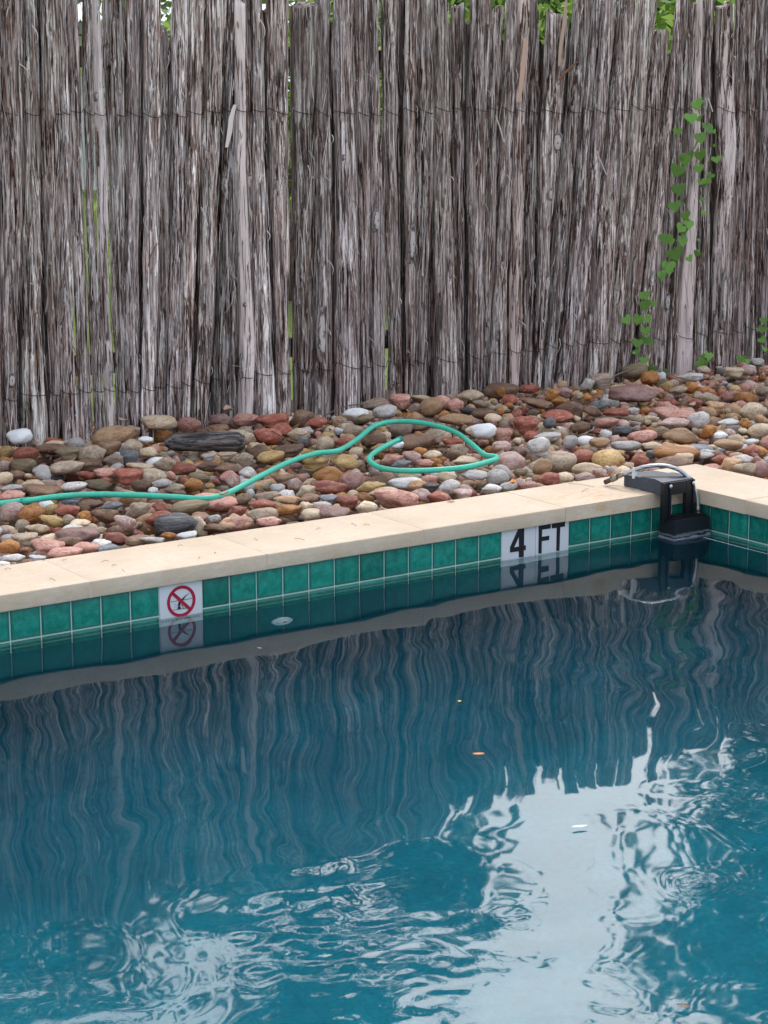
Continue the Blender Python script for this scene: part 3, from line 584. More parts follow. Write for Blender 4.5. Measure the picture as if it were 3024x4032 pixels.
# the small stones between and under them: real geometry in one piece
def pebbles():
    A = np.array([p[:3] for p in placed]); xs, ys, rs, zs, ks = [], [], [], [], []
    wts = np.array([4, 16, 17, 8, 11, 16, 17, 3, 11, 5, 1, 9, 3, 1, 6, 12], float); wts /= wts.sum()
    grid = {}
    def ok(x, y, r, f):
        gx, gy = int(x/.1), int(y/.1)
        for i in (-1, 0, 1):
            for j in (-1, 0, 1):
                for (X_, Y_, R_) in grid.get((gx+i, gy+j), ()):
                    if (X_-x)**2+(Y_-y)**2 < (f*(r+R_))**2: return False
        return True
    q = random.Random(9)
    for layer, tries, rlo, rhi, z, f in ((0, 26000, .026, .064, .085, .76), (1, 6000, .016, .042, .118, .92)):
        grid.clear()
        for x, y, r in A: grid.setdefault((int(x/.1), int(y/.1)), []).append((x, y, r*(.75 if layer == 0 else 1.0)))
        for t in range(tries):
            x = q.uniform(-4.2, 4.6); y = q.uniform(-.9, 2.62)
            if y < .37 and x < .37: continue
            if x < -2.4 and y < .33: continue
            r = rlo+(rhi-rlo)*q.random()**1.9
            if y > 2.5 and r > .04: continue
            if min(x, 9) < DD-OV+r*.9 and y < DD-OV+r*.9: continue
            if y-r*.8 < DD-OV and x < DD-OV+r: continue
            if not ok(x, y, r, f): continue
            grid.setdefault((int(x/.1), int(y/.1)), []).append((x, y, r))
            zz = z+q.uniform(-.012, .014)+ (r-.03)*.4
            d = np.hypot(HP[:, 0]-x, HP[:, 1]-y); i_ = d.argmin()
            if d[i_] < r+.012: zz = min(zz, HP[i_, 2]-.013-r*.62)
            xs.append(x); ys.append(y); rs.append(r); zs.append(zz); ks.append(int(rng.choice(16, p=wts)))
    Vs, Fs, LC, RN, MI = [], [], [], [], []; n0 = 0
    for x, y, r, z, kk in zip(xs, ys, rs, zs, ks):
        V, F = LO[q.randrange(14)]; yaw = q.uniform(0, 6.28); el = q.uniform(.62, .95); fl = q.uniform(.48, .85)
        m = Matrix.Rotation(yaw, 3, 'Z')@Matrix.Rotation(q.uniform(-.3, .3), 3, 'X')@Matrix.Diagonal((r, r*el, r*fl)); Vs.append(V@np.array(m).T+np.array([x, y, z])); LC.append(V)
        Fs.append(np.array(F)+n0); n0 += len(V); RN.append(np.full(len(V), q.random())); MI.append(np.full(len(F), kk))
    V = np.concatenate(Vs); F = np.concatenate(Fs)
    me = bpy.data.meshes.new('pebbles'); me.vertices.add(len(V)); me.vertices.foreach_set('co', V.ravel().astype(np.float32))
    me.loops.add(F.size); me.loops.foreach_set('vertex_index', F.ravel().astype(np.int32)); me.polygons.add(len(F))
    me.polygons.foreach_set('loop_start', np.arange(0, F.size, 3, dtype=np.int32)); me.polygons.foreach_set('loop_total', np.full(len(F), 3, dtype=np.int32))
    for kx in SKEYS: me.materials.append(SM[kx])
    me.polygons.foreach_set('material_index', np.concatenate(MI).astype(np.int32)); me.polygons.foreach_set('use_smooth', np.ones(len(F), dtype=bool)); me.update(calc_edges=True)
    a = me.attributes.new('lc', 'FLOAT_VECTOR', 'POINT'); a.data.foreach_set('vector', np.concatenate(LC).ravel().astype(np.float32))
    a = me.attributes.new('rnd', 'FLOAT', 'POINT'); a.data.foreach_set('value', np.concatenate(RN).astype(np.float32))
    o = bpy.data.objects.new('pebbles', me); link(o, bed); tag(o, kind='stuff'); print('pebbles', len(xs))
pebbles()

def leaf_bits():
    vs, fs, mi = [], [], []; q = random.Random(77)
    for n_ in range(1500):
        x = q.uniform(-3.6, 3.9); y = q.uniform(.36, 2.42) if q.random() < .6 else q.uniform(1.9, 2.42)
        z = q.uniform(.115, .150); L = q.uniform(.006, .024); a = q.uniform(0, 6.28); w = L*q.uniform(.12, .45); t = q.uniform(-.5, .5); b = len(vs)
        for u, v_ in ((-1, 0), (0, -1), (1, 0), (0, 1)):
            dx = u*L*math.cos(a)-v_*w*math.sin(a); dy = u*L*math.sin(a)+v_*w*math.cos(a); vs.append((x+dx, y+dy, z+u*L*t+abs(u)*.003))
        fs += [(b, b+1, b+2), (b, b+2, b+3)]; m_ = q.choice((0, 0, 1, 2)); mi += [m_, m_]
    o = mesh_obj('leaf_litter', vs, fs, [simple('litter_brown', (.14, .07, .035), .8), simple('litter_tan', (.38, .24, .13), .8), simple('litter_rust', (.30, .11, .03), .8)], bed, False, mi); tag(o, kind='stuff')
leaf_bits()
# charred log
def log():
    c = np.array(at_z(807, 1743, .17)); n, sg = 26, 22; vs, fs = [], []
    for i in range(n):
        t = i/(n-1); L = (t-.5)*.335; taper = min(1, .45+3.2*min(t, 1-t)+.25*math.sin(t*9))*(.82+.25*t)
        for k_ in range(sg):
            w = 2*math.pi*k_/sg; r = (.046 if math.sin(w) > 0 else .04)*taper*(1+.10*float(vnoise(np.array([w*2.5/6.28*5]), np.array([t*2.]), 3, 5)[0])+.06*math.sin(w*7+t*2)+.04*random.random())
            vs.append((L, math.cos(w)*r*1.1, math.sin(w)*r*.92))
    for i in range(n-1):
        for k_ in range(sg): fs.append((i*sg+k_, i*sg+(k_+1) % sg, (i+1)*sg+(k_+1) % sg, (i+1)*sg+k_))
    fs.append(tuple(range(sg))[::-1]); fs.append(tuple((n-1)*sg+k_ for k_ in range(sg)))
    k = NT('charred_wood', .75, .35); o_ = k.obj(); a = k.noise(k.mapping(o_, (9, 70, 70)), 1, 6, .7, .6)
    k.color(k.ramp(a, [(.36, (.010, .009, .009)), (.48, (.06, .05, .048)), (.56, (.19, .17, .165)), (.62, (.22, .13, .10)), (.7, (.38, .35, .33))])); k.bump(a, 1, .012)
    o = mesh_obj('driftwood_log', vs, fs, k.m, None, True, loc=c); o.rotation_euler = (0, R(1), -YAW+.08)
    tag(o, 'charred black log lying on the stones close to the fence', 'log')
log()

# ------------------------------------------------------------------ garden hose
hose = tag(empty('garden_hose', tuple(hose_pts[1])), 'green rubber garden hose snaking over the stones and looping back', 'hose')
ext = [Vector((-4.6, .9, .16)), Vector((-3.6, 1.15, .16))]
hp2 = spline(ext+hose_pts[1:], 7)
v, f = tube_data(hp2, .0108, 14); childify(mesh_obj('hose_tube', v, f, M_HOSE, hose, True), hose)
e0, e1 = hp2[-1], (hp2[-1]-hp2[-3]).normalized()
childify(tube('hose_end', [e0-e1*.002, e0+e1*.012], .0132, simple('dark_green_hose_end', (.02, .22, .16), .5), hose, 14), hose)

# ------------------------------------------------------------------ cedar stake fence
YF = 2.47
T1 = [(-12, 87), (93, 160), (163, 241), (241, 268), (277, 329), (335, 374), (377, 422), (431, 500), (503, 558), (564, 630), (633, 669), (674, 735), (744, 802), (811, 886), (889, 918), (919, 965)]
B1 = [(-6, 75), (84, 187), (190, 232), (238, 307), (310, 362), (365, 410), (416, 458), (461, 497), (503, 555), (561, 612), (615, 654), (660, 714), (720, 763), (778, 841), (844, 928), (934, 989)]
T2 = [(970, 998), (1000, 1054), (1057, 1136), (1142, 1241), (1247, 1307), (1310, 1392), (1398, 1455), (1458, 1512), (1518, 1582), (1588, 1639), (1642, 1708), (1711, 1784), (1793, 1838), (1844, 1922), (1925, 1977), (1980, 2030)]
B2 = [(991, 1004), (1003, 1084), (1085, 1142), (1154, 1226), (1229, 1310), (1313, 1416), (1420, 1464), (1467, 1530), (1537, 1591), (1593, 1624), (1630, 1693), (1705, 1811), (1812, 1836), (1838, 1898), (1904, 1931), (1934, 2000)]
T3 = [(2024, 2072), (2078, 2123), (2126, 2223), (2226, 2289), (2292, 2331), (2334, 2386), (2392, 2476), (2479, 2539), (2542, 2618), (2621, 2648), (2651, 2699), (2702, 2729), (2732, 2771), (2774, 2814), (2817, 2892), (2895, 2940), (2943, 2988), (2991, 3040)]
B3 = [(2003, 2045), (2048, 2102), (2105, 2148), (2151, 2202), (2205, 2253), (2259, 2304), (2307, 2392), (2395, 2443), (2452, 2506), (2509, 2573), (2578, 2632), (2640, 2667), (2669, 2741), (2747, 2796), (2802, 2883), (2886, 2928), (2931, 2988), (2991, 3040)]
BOTY = [(0, 1503), (1000, 1443), (2000, 1352), (3024, 1330)]
fence = tag(empty('cedar_stake_fence', (.6, YF, .07)), 'tall fence of weathered grey cedar stakes wired side by side', 'fence')
SHORT = {15: 12, 19: 18, 10: 130, 30: 40, 34: 52, 40: 118, 46: 18, 28: 25}
TINT = {15: (1.18, 1.10, 1.05, .60), 14: (.6, .6, .6, 0), 7: (1, 1, 1, .2), 6: (1.12, 1.06, 1.05, .49), 32: (1.12, .96, .90, .45), 30: (1, .95, .92, .3), 2: (1.1, 1.05, 1.02, .25), 0: (1.08, 1.02, 1, .2), 46: (1.05, .98, .95, .44), 20: (1.02, .98, .98, .25), 40: (1.05, .97, .94, .3), 10: (1, 1, 1, .35), 44: (1.1, 1, .95, .6), 35: (1, 1, 1, .3), 26: (.95, .93, .92, .1)}
stakes = []
def make_stake(xa, xb, ya, yb, ra, rb, ztop, seed, tint, hi=True):
    """bottom centre (xa,ya), top centre (xb,yb)"""
    nz_, ns = (84, 80) if hi else (20, 16); z0_ = .05; Z = np.linspace(z0_, ztop, nz_); t = (Z-z0_)/(2.0-z0_)
    q = np.random.default_rng(seed); A = np.arange(ns)/ns
    ZZ, AA = np.meshgrid(Z, A, indexing='ij'); tt = (ZZ-z0_)/(2.0-z0_)
    tw = AA+.03*np.sin(ZZ*2.1+q.uniform(0, 6))
    per = 12; rad = ra+(rb-ra)*tt
    n1 = vnoise(tw*per, ZZ*4.5, seed, per); n2 = vnoise((tw % 1)*37, ZZ*9, seed+5, 37); n3 = vnoise(tw*4, ZZ*2.3, seed+9, 4)
    rad = rad*(.93+.16*n3)+(n1-.5)*.0150+(n2-.5)*.0065
    cx = xa+(xb-xa)*tt+.0055*np.sin(ZZ*q.uniform(2.5, 4.5)+q.uniform(0, 6)); cy = ya+(yb-ya)*tt+.005*np.sin(ZZ*q.uniform(2, 4)+q.uniform(0, 6))
    X = cx+rad*np.cos(AA*2*math.pi); Y = cy+rad*np.sin(AA*2*math.pi)
    Zt = ZZ.copy(); Zt[-1] += (vnoise(AA[-1]*9, AA[-1]*0+seed, seed, 9)-.5)*.03+.012*np.cos(AA[-1]*6.283+seed)
    ox, oy = xa, ya
    V = np.stack([(X-ox).ravel(), (Y-oy).ravel(), Zt.ravel()], 1)
    i = (np.arange(nz_-1)[:, None]*ns+np.arange(ns)[None]).ravel(); k2 = (np.arange(nz_-1)[:, None]*ns+((np.arange(ns)+1) % ns)[None]).ravel()
    F = np.stack([i, k2, k2+ns, i+ns], 1).tolist(); n = len(V)
    V = np.concatenate([V, [[cx[-1].mean()-ox, cy[-1].mean()-oy, ztop-.004]]]); F += [((nz_-1)*ns+a, (nz_-1)*ns+(a+1) % ns, n) for a in range(ns)]
    o = mesh_obj('stake', V, F, M_BARK, fence, True); o.location = (ox, oy, 0); childify(o, fence); o.color = tint
    return o
SRF = []
def build_fence():
    tops = T1+T2+T3; bots = B1+B2+B3; q = random.Random(3)
    for i, (t, b) in enumerate(zip(tops, bots)):
        ym = 440; bx = (b[0]+b[1])/2; yb_ = np.interp(bx, [p[0] for p in BOTY], [p[1] for p in BOTY])
        T_ = at_y((t[0]+t[1])/2, ym, YF); B_ = at_y(bx, yb_, YF); rt = np.linalg.norm(at_y(t[1], ym, YF)-at_y(t[0], ym, YF))/2*1.0; rb = np.linalg.norm(at_y(b[1], yb_, YF)-at_y(b[0], yb_, YF))/2*1.0
        ca = math.cos(math.atan2(B_[0]-CAM[0], YF-CAM[1])); rt *= ca*1.04; rb *= ca*1.04      # the fence is seen at an angle
        sl_ = (T_[0]-B_[0])/(T_[2]-B_[2]); x0 = B_[0]+sl_*(.05-B_[2]); x1 = B_[0]+sl_*(2.0-B_[2]); g_ = (rt-rb)/(T_[2]-B_[2]); r0 = max(.014, rb-g_*(B_[2]-.05)); r1 = max(.012, rb+g_*(2.0-B_[2]))
        r0 = min(max(r0, .016), .062); r1 = min(max(r1, .015), .062)
        zt = at_y((t[0]+t[1])/2, SHORT[i], YF)[2] if i in SHORT else q.uniform(2.06, 2.2)
        dy = q.uniform(-.018, .022); tint = TINT.get(i, None)
        if tint is None:
            v_ = q.uniform(.70, 1.55)*(1.2 if bx < 1100 else 1.0); tint = (v_*q.uniform(.99, 1.05), v_, v_*q.uniform(.97, 1.03), q.uniform(-.1, .26))
        if bx > 1300 and i not in TINT: tint = (tint[0]*.93, tint[1]*.90, tint[2]*.90, tint[3]-.1)
        o = make_stake(x0, x1, YF+dy+.01, YF+dy+.01, r0*(.80 if 2 < i < 7 else .94), r1*(.80 if 2 < i < 7 else .94), zt, 11+i*7, tint); stakes.append(o); SRF.append((x0, x1, r0, r1, YF+dy+.01, zt))
    # more stakes either side of the picture, and a few standing behind the joints
    proto = []
    x = stakes[0].location.x-.066
    for j in range(34):
        o = make_stake(x, x+.034, YF, YF, .04, .04, q.uniform(2.05, 2.2), 900+j, (1, .97, .96, .1), False); x -= q.uniform(.062, .076)
    x = SRF[-1][0]+.060
    for j in range(34):
        o = make_stake(x, x+SRF[-1][1]-SRF[-1][0], YF, YF, .04, .04, q.uniform(2.05, 2.2), 990+j, (.95, .9, .9, .1), False); x += q.uniform(.062, .076)
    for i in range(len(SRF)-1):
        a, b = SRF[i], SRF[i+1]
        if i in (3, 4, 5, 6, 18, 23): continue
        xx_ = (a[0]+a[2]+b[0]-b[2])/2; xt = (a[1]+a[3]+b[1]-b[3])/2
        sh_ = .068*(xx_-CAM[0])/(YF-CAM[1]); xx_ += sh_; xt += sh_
        make_stake(xx_, xt, YF+.068, YF+.068, .033, .031, min(a[5], b[5], 2.1)-q.uniform(.0, .16), 2000+i, (.34, .30, .30, -.3), False)  # very dark tint paints the shadow of the gaps onto these stakes
build_fence()
M_RAIL = simple('dark_rail_wood', (.05, .038, .033), .9, .1, nscale=30)
for z in (.42, 1.76):
    o = bm_obj('rail', boxbm(-4.2, 5.4, YF+.115, YF+.15, z-.045, z+.045), M_RAIL, fence); childify(o, fence)

# knots and peeled scars: full pixel x, y, w, h
KN = [(263, 1165, 22, 80), (888, 727, 44, 56), (1006, 718, 38, 54), (1088, 725, 20, 34), (1276, 1320, 78, 190), (1627, 960, 34, 130), (1500, 870, 56, 78), (2196, 560, 38, 66), (2171, 768, 24, 40), (2165, 1118, 22, 60), (2228, 1213, 14, 40), (960, 1440, 40, 90), (2468, 1002, 18, 18), (1180, 1190, 18, 28), (570, 1420, 20, 36), (263, 1180, 22, 70), (2602, 552, 14, 26), (1110, 470, 12, 24), (2850, 1180, 52, 190), (1240, 700, 14, 16), (1120, 1467, 16, 20), (1613, 1387, 14, 18), (2228, 1045, 8, 10), (1350, 620, 12, 20), (820, 1170, 26, 90), (515, 1130, 22, 60), (2640, 1190, 22, 60), (968, 1200, 14, 16), (740, 1420, 12, 22), (1568, 1480, 34, 100), (395, 380, 22, 30), (50, 1500, 30, 50), (1970, 1322, 20, 50), (1940, 1280, 10, 20), (2090, 600, 24, 54), (2570, 600, 12, 30)]
def build_knots():
    V, F = HI[1]
    me = bpy.data.meshes.new('knot'); me.from_pydata(V.tolist(), [], F); me.polygons.foreach_set('use_smooth', np.ones(len(F), dtype=bool)); me.materials.append(M_KNOT)
    for px, py, w, h in KN:
        p = at_y(px, py, YF-.04); best = min(range(len(SRF)), key=lambda i: abs(SRF[i][0]+(SRF[i][1]-SRF[i][0])*(p[2]-.05)/1.95-p[0]))
        s_ = SRF[best]; tt = (p[2]-.05)/1.95; r_ = s_[2]+(s_[3]-s_[2])*tt; cx = s_[0]+(s_[1]-s_[0])*tt
        dx = max(-r_*.75, min(r_*.75, p[0]-cx)); dy = math.sqrt(r_*r_-dx*dx)*.97
        sc = np.linalg.norm(p-CAM)/FPX; o = bpy.data.objects.new('knot', me); st = stakes[best]; link(o, st)
        o.matrix_parent_inverse = (Matrix.Translation(st.location)).inverted()
        o.location = (cx+dx, s_[4]-dy+.002, p[2]); o.scale = (min(w/2*sc*1.25, r_*.95), .012, h/2*sc*1.25); o.rotation_euler = (0, random.uniform(-.06, .06), -dx/r_*1.0)
build_knots()

def fibres():
    vs, fs, mi = [], [], []; q = random.Random(21)
    for n_ in range(7500):
        i = q.randrange(len(SRF)); s_ = SRF[i]; z = q.uniform(.1, min(s_[5], 2.1)); L = q.choice((.03, .06, .1, .16, .26))*q.uniform(.7, 1.3)
        if z-L < .07: continue
        a0 = q.uniform(-1.35, 1.35); w = q.uniform(.0005, .0016)*(1.5 if L < .1 else 1); ns = 5; drift = q.gauss(0, .09)*L/.1; lift = q.random()**2*.012 if L < .15 else q.random()**2*.009; base = len(vs); flip = q.random() < .5
        for k_ in range(ns+1):
            t = k_/ns; zz = z-L*t; tt = (zz-.05)/1.95; r_ = s_[2]+(s_[3]-s_[2])*tt+.0045; cx = s_[0]+(s_[1]-s_[0])*tt; a = a0+drift*t*2
            tl = (t if flip else 1-t); r2 = r_+lift*tl*tl*1.0; x = cx+r2*math.sin(a)+q.gauss(0, .0008); y = s_[4]-r2*math.cos(a); ww = w*(1-.75*abs(2*t-1)**2)
            vs.append((x-ww*math.cos(a), y-ww*math.sin(a), zz)); vs.append((x+ww*math.cos(a), y+ww*math.sin(a)-.0005, zz))
        m_ = q.choices((0, 1, 2, 3), (5, 4, 2, 4))[0]
        for k_ in range(ns): fs.append((base+2*k_, base+2*k_+1, base+2*k_+3, base+2*k_+2)); mi.append(m_)
    # stray straws sticking out
    for n_ in range(150):
        i = q.randrange(len(SRF)); s_ = SRF[i]; z = q.uniform(.15, 1.9); tt = (z-.05)/1.95; cx = s_[0]+(s_[1]-s_[0])*tt; r_ = s_[2]; base = len(vs); an = q.gauss(math.pi/2, .5)*q.choice((-1, 1)); L = q.uniform(.03, .11); w = q.uniform(.0009, .0018)
        for k_ in range(6):
            t = k_/5; x = cx+q.uniform(-.2, .2)*0+math.cos(an)*L*t+.01*math.sin(3*t); y = s_[4]-r_-.004-.012*math.sin(t*3); zz = z+math.sin(an)*L*t
            vs.append((x-w, y, zz)); vs.append((x+w, y-.0006, zz+w))
        m_ = q.choices((0, 1, 2), (3, 4, 2))[0]
        for k_ in range(5): fs.append((base+2*k_, base+2*k_+1, base+2*k_+3, base+2*k_+2)); mi.append(m_)
    o = mesh_obj('bark_shreds', vs, fs, M_FIB, fence, False, mi); childify(o, fence); tag(o, kind='stuff')
fibres()
def strip(px, w, mat, y=YF-.075, label=None):      # larger torn strips of bark
    pts = [at_y(a, b, y) for a, b in px]; vs, fs = [], []
    for i, p in enumerate(pts):
        ww = w*(.35+.65*math.sin(math.pi*(i+.6)/(len(pts)+.2))); vs += [p+np.array([-ww, 0, 0]), p+np.array([0, -.006, 0]), p+np.array([ww, .002, 0])]
    for i in range(len(pts)-1): fs += [(3*i, 3*i+1, 3*i+4, 3*i+3), (3*i+1, 3*i+2, 3*i+5, 3*i+4)]
    childify(mesh_obj('bark_strip', vs, fs, mat, fence, True), fence)
strip([(926, 412), (912, 460), (905, 520), (893, 580)], .014, M_FIB[1]); strip([(2278, 240), (2240, 272), (2205, 310), (2186, 325)], .012, M_FIB[2], YF-.10)
strip([(2728, 420), (2745, 470), (2758, 525)], .006, M_FIB[1]); strip([(2788, 385), (2806, 440)], .005, M_FIB[1]); strip([(2345, 590), (2372, 650), (2388, 690)], .004, M_FIB[1])
strip([(1952, 455), (1968, 500), (1983, 558)], .004, M_FIB[1]); strip([(792, 815), (808, 850), (818, 890)], .005, M_FIB[1]); strip([(1485, 360), (1486, 420), (1484, 490)], .005, M_FIB[2])
strip([(617, 958), (592, 1010), (583, 1050)], .004, M_FIB[2]); strip([(2070, 150), (2060, 260), (2045, 400)], .017, simple('peeled_pinkish_wood', (.55, .36, .27), .8), YF-.06)
strip([(2230, 0), (2222, 90), (2208, 190), (2202, 260)], .013, simple('peeled_tan_wood', (.46, .33, .25), .8), YF-.06); strip([(1608, 210), (1625, 280), (1640, 335)], .006, M_FIB[2])

def wire(zf, seed):
    q = random.Random(seed); pts = []
    for i, s_ in enumerate(SRF):
        z = zf(i); tt = (z-.05)/1.95; cx = s_[0]+(s_[1]-s_[0])*tt; r_ = s_[2]+(s_[3]-s_[2])*tt+.006; sag = q.uniform(.008, .028); tilt = q.uniform(.004, .024)
        for a in (-80, -50, -20, 10, 40, 75):
            w = R(a); u = (a+80)/155; pts.append(Vector((cx+r_*math.sin(w), s_[4]-r_*math.cos(w)-.001, z+tilt*(.5-u)*1.6-sag*math.sin(math.pi*u)*.6)))
    pts = [Vector((pts[0].x-.5, pts[0].y, pts[0].z))]+pts+[Vector((pts[-1].x+.5, pts[-1].y, pts[-1].z))]
    childify(tube('tie_wire', pts, .0017, M_WIRE, fence, 6), fence)
wire(lambda i: 1.525+.008*math.sin(i*.5), 1); wire(lambda i: .325+.012*math.sin(i*.37+1), 2)

# ------------------------------------------------------------------ vines
kk_ = NT('vine_leaf_green', .55, .3); g = kk_.obj(); n = kk_.noise(g, 60, 3); hh_ = kk_.n('ShaderNodeHueSaturation'); kk_.l(kk_.mix(n, (.075, .175, .022), (.14, .28, .045)), hh_.inputs['Color']); kk_.l(kk_.math('MULTIPLY_ADD', kk_.rand(), .6, .7), hh_.inputs['Value']); kk_.color(hh_.outputs[0]); kk_.b.inputs['Subsurface Weight'].default_value = 0
M_LEAF = kk_.m; M_STEM = simple('vine_stem', (.06, .11, .03), .7)
def leaf_mesh():
    out = []
    for i in range(14):
        t = i/14*2*math.pi; x = .82*math.sin(t)**3; z = (13*math.cos(t)-5*math.cos(2*t)-2*math.cos(3*t)-math.cos(4*t))/17; out.append((x*.62*1.6/1.3, z*.62))
    vs = [(0, .0, .12)]; fs = []
    for x, z in out: vs.append((x, -.10*abs(x)+.05*x*x, z))
    for x, z in out: vs.append((x*.5, -.11*abs(x*.5)-.02, z*.5+.06))
    for i in range(14):
        j = (i+1) % 14; fs.append((1+i, 1+j, 15+j, 15+i)); fs.append((15+i, 15+j, 0))
    me = bpy.data.meshes.new('leaf'); me.from_pydata(vs, [], fs); me.polygons.foreach_set('use_smooth', np.ones(len(fs), dtype=bool)); me.materials.append(M_LEAF); return me
LM = leaf_mesh()
def vine(label, leaves, stem_px, yb=YF-.075):
    p0 = at_y(stem_px[0][0], stem_px[0][1], yb); v_ = tag(empty('vine', tuple(p0)), label, 'vine')
    pts = spline([Vector(at_y(a, b, yb+.004+random.uniform(-.004, .004))) for a, b in stem_px], 5); childify(tube('stem', pts, .0026, M_STEM, v_, 6), v_)
    for px, py, s in leaves+[(a+random.uniform(-22, 22), b+random.uniform(-22, 22), c*random.uniform(.4, .75)) for a, b, c in leaves if random.random() < .4]:
        p = at_y(px, py, yb-random.uniform(.004, .03)); o = bpy.data.objects.new('leaf', LM); link(o, v_); sc = s*np.linalg.norm(p-CAM)/FPX*1.0
        o.location = p; o.scale = (sc*random.uniform(.85, 1.1), sc, sc); o.rotation_euler = (R(random.uniform(-35, 5)), R(random.uniform(-35, 35)), -YAW*.7+R(random.uniform(-30, 30))); childify(o, v_)
c3 = lambda L: [(2024+a*.60277, b*.60277, s*.60277*1.05) for a, b, s in L]; c6 = lambda L: [(2024+a*.60277, 900+b*.60277, s*.60277*1.05) for a, b, s in L]
vine('tall vine with heart shaped leaves climbing the stakes near the right end', c3([(1195, 680, 70), (1155, 770, 75), (1205, 775, 40), (1265, 835, 80), (1305, 858, 30), (1068, 857, 50), (1217, 900, 75), (1310, 950, 25), (1215, 1010, 80), (1115, 1045, 75), (1150, 1010, 50), (1320, 1040, 50), (1065, 1110, 85), (1205, 1100, 60), (1285, 1145, 40), (1215, 1190, 40), (1255, 1185, 45), (1075, 1235, 80), (1230, 1300, 40), (1050, 1345, 75), (1240, 1388, 35), (1120, 1405, 55), (1140, 1465, 70), (1090, 1490, 60)])+c6([(1105, 10, 60), (990, 65, 70), (1100, 80, 75), (1205, 75, 25), (1050, 165, 90), (1145, 195, 45), (1195, 162, 40), (1010, 245, 80), (965, 305, 70)]),
     [(2600, 1100), (2640, 1000), (2690, 900), (2700, 780), (2690, 660), (2745, 560), (2760, 480), (2742, 400)])
vine('short vine with green leaves growing at the foot of the fence below the tall one', c6([(855, 435, 60), (855, 500, 75), (910, 490, 40), (735, 595, 65), (812, 590, 75), (870, 590, 60), (855, 665, 65), (805, 745, 60), (850, 725, 45), (885, 745, 50), (800, 805, 45), (850, 860, 55), (905, 915, 60), (980, 945, 50)]), [(2560, 1470), (2540, 1420), (2520, 1340), (2535, 1290), (2520, 1240), (2545, 1160)])
vine('small leafy sprout at the fence foot left of the pale scarred stake', c6([(1215, 880, 60), (1245, 860, 50), (1270, 830, 60), (1240, 890, 50), (1225, 905, 40)]), [(2765, 1455), (2775, 1430), (2790, 1395)])
vine('tiny green sprout by the cream stones at the right end of the fence', c6([(1475, 850, 40), (1520, 865, 50), (1500, 875, 40)]), [(2925, 1440), (2930, 1425), (2940, 1415)])
vine('thin vine cut by the right edge of the picture', c6([(1630, 600, 40), (1625, 655, 50), (1620, 725, 45), (1635, 785, 45)]), [(3010, 1390), (3005, 1330), (3012, 1250)])

# ------------------------------------------------------------------ pool filler on the corner
fl = tag(empty('pool_water_leveler', (-.13, -.05, .15)), 'black clip-on pool filler with float box and braided steel hose, in the pool corner', 'pool filler')
P = lambda o: childify(o, fl)
def wedge_plate():      # stepped plate lying on the coping
    bm = bmesh.new(); secs = [(.152, -.208, -.062, .153, .196), (.060, -.206, -.060, .153, .199), (.055, -.212, -.054, .153, .203), (-.020, -.212, -.054, .153, .207), (-.061, -.210, -.056, .150, .200)]
    rows = [[bm.verts.new((a, y_, zl)), bm.verts.new((b, y_, zl)), bm.verts.new((b, y_, zh)), bm.verts.new((a, y_, zh))] for y_, a, b, zl, zh in secs] if False else [[bm.verts.new((a, y_, zl)), bm.verts.new((b, y_, zl)), bm.verts.new((b, y_, zh)), bm.verts.new((a, y_, zh))] for (y_, a, b, zl, zh) in secs]
    bm.faces.new(rows[0]); bm.faces.new(rows[-1][::-1])
    for a, b in zip(rows[:-1], rows[1:]):
        for i in range(4): bm.faces.new([a[i], a[(i+1) % 4], b[(i+1) % 4], b[i]])
    return bm
P(bm_obj('mounting_plate', wedge_plate(), M_BPL, fl, False, .006, 3))
P(bm_obj('cross_bar', boxbm(-.1725, -.0975, -.0695, -.062, .150, .196), M_BLK, fl, False, .003, 2))
for xa, xb in ((-.211, -.172), (-.098, -.056)):
    P(bm_obj('arm', prism([(xa, -.0705), (xa+.009, -.0705), (xa+.009, -.066), (xb-.009, -.066), (xb-.009, -.0705), (xb, -.0705), (xb, -.052), (xa, -.052)], .055, .197), M_BLK, fl, False, .0015, 2))
    bm = bmesh.new(); bmesh.ops.create_uvsphere(bm, u_segments=16, v_segments=8, radius=.0075, matrix=Matrix.Translation(((xa+xb)/2+.014, -.0715, .183))@Matrix.Diagonal((1, .45, 1, 1))); P(bm_obj('bolt', bm, M_BOLT, fl, True))
bm = boxbm(-.192, -.006, -.112, -.026, -.022, .060)
for v_ in bm.verts:
    if v_.co.z > 0: v_.co.x += .006 if v_.co.x < -.1 else -.010; v_.co.y += .006 if v_.co.y < -.08 else -.003
P(bm_obj('float_box', bm, M_BOX, fl, False, .006, 3))
P(bm_obj('float_box_lid', boxbm(-.180, -.022, -.100, -.034, .0595, .0665), M_BLK, fl, False, .003, 2))
for j in range(7): P(bm_obj('vent_rib', boxbm(-.165+j*.017, -.155+j*.017, -.096, -.060, .066, .072), M_BLK, fl, False, .001, 1))
P(bm_obj('float_base', boxbm(-.196, -.003, -.116, -.022, -.034, -.014), simple('grey_scale_base', (.16, .17, .21), .6, nscale=30, var=.5), fl, False, .004, 2))
C5 = (2350, 1780, .30139)
hz = [(1320, 775, -.064), (1320, 690, -.064), (1312, 600, -.062), (1290, 510, -.058), (1235, 400, -.050), (1150, 290, -.035), (1050, 222, -.015), (900, 180, .015), (750, 176, .045), (600, 198, .075), (490, 235, .10), (380, 277, .125), (300, 308, .145)]
hpth = spline([Vector(at_y(C5[0]+a*C5[2], C5[1]+b*C5[2], yy)) for a, b, yy in hz], 6); P(tube('braided_hose', hpth, .0080, M_STEEL, fl, 12))
p0 = hpth[0]; P(tube('hose_ferrule', [hpth[0]+Vector((0, 0, -.004)), hpth[5]], .0092, M_BRASS, fl, 12))
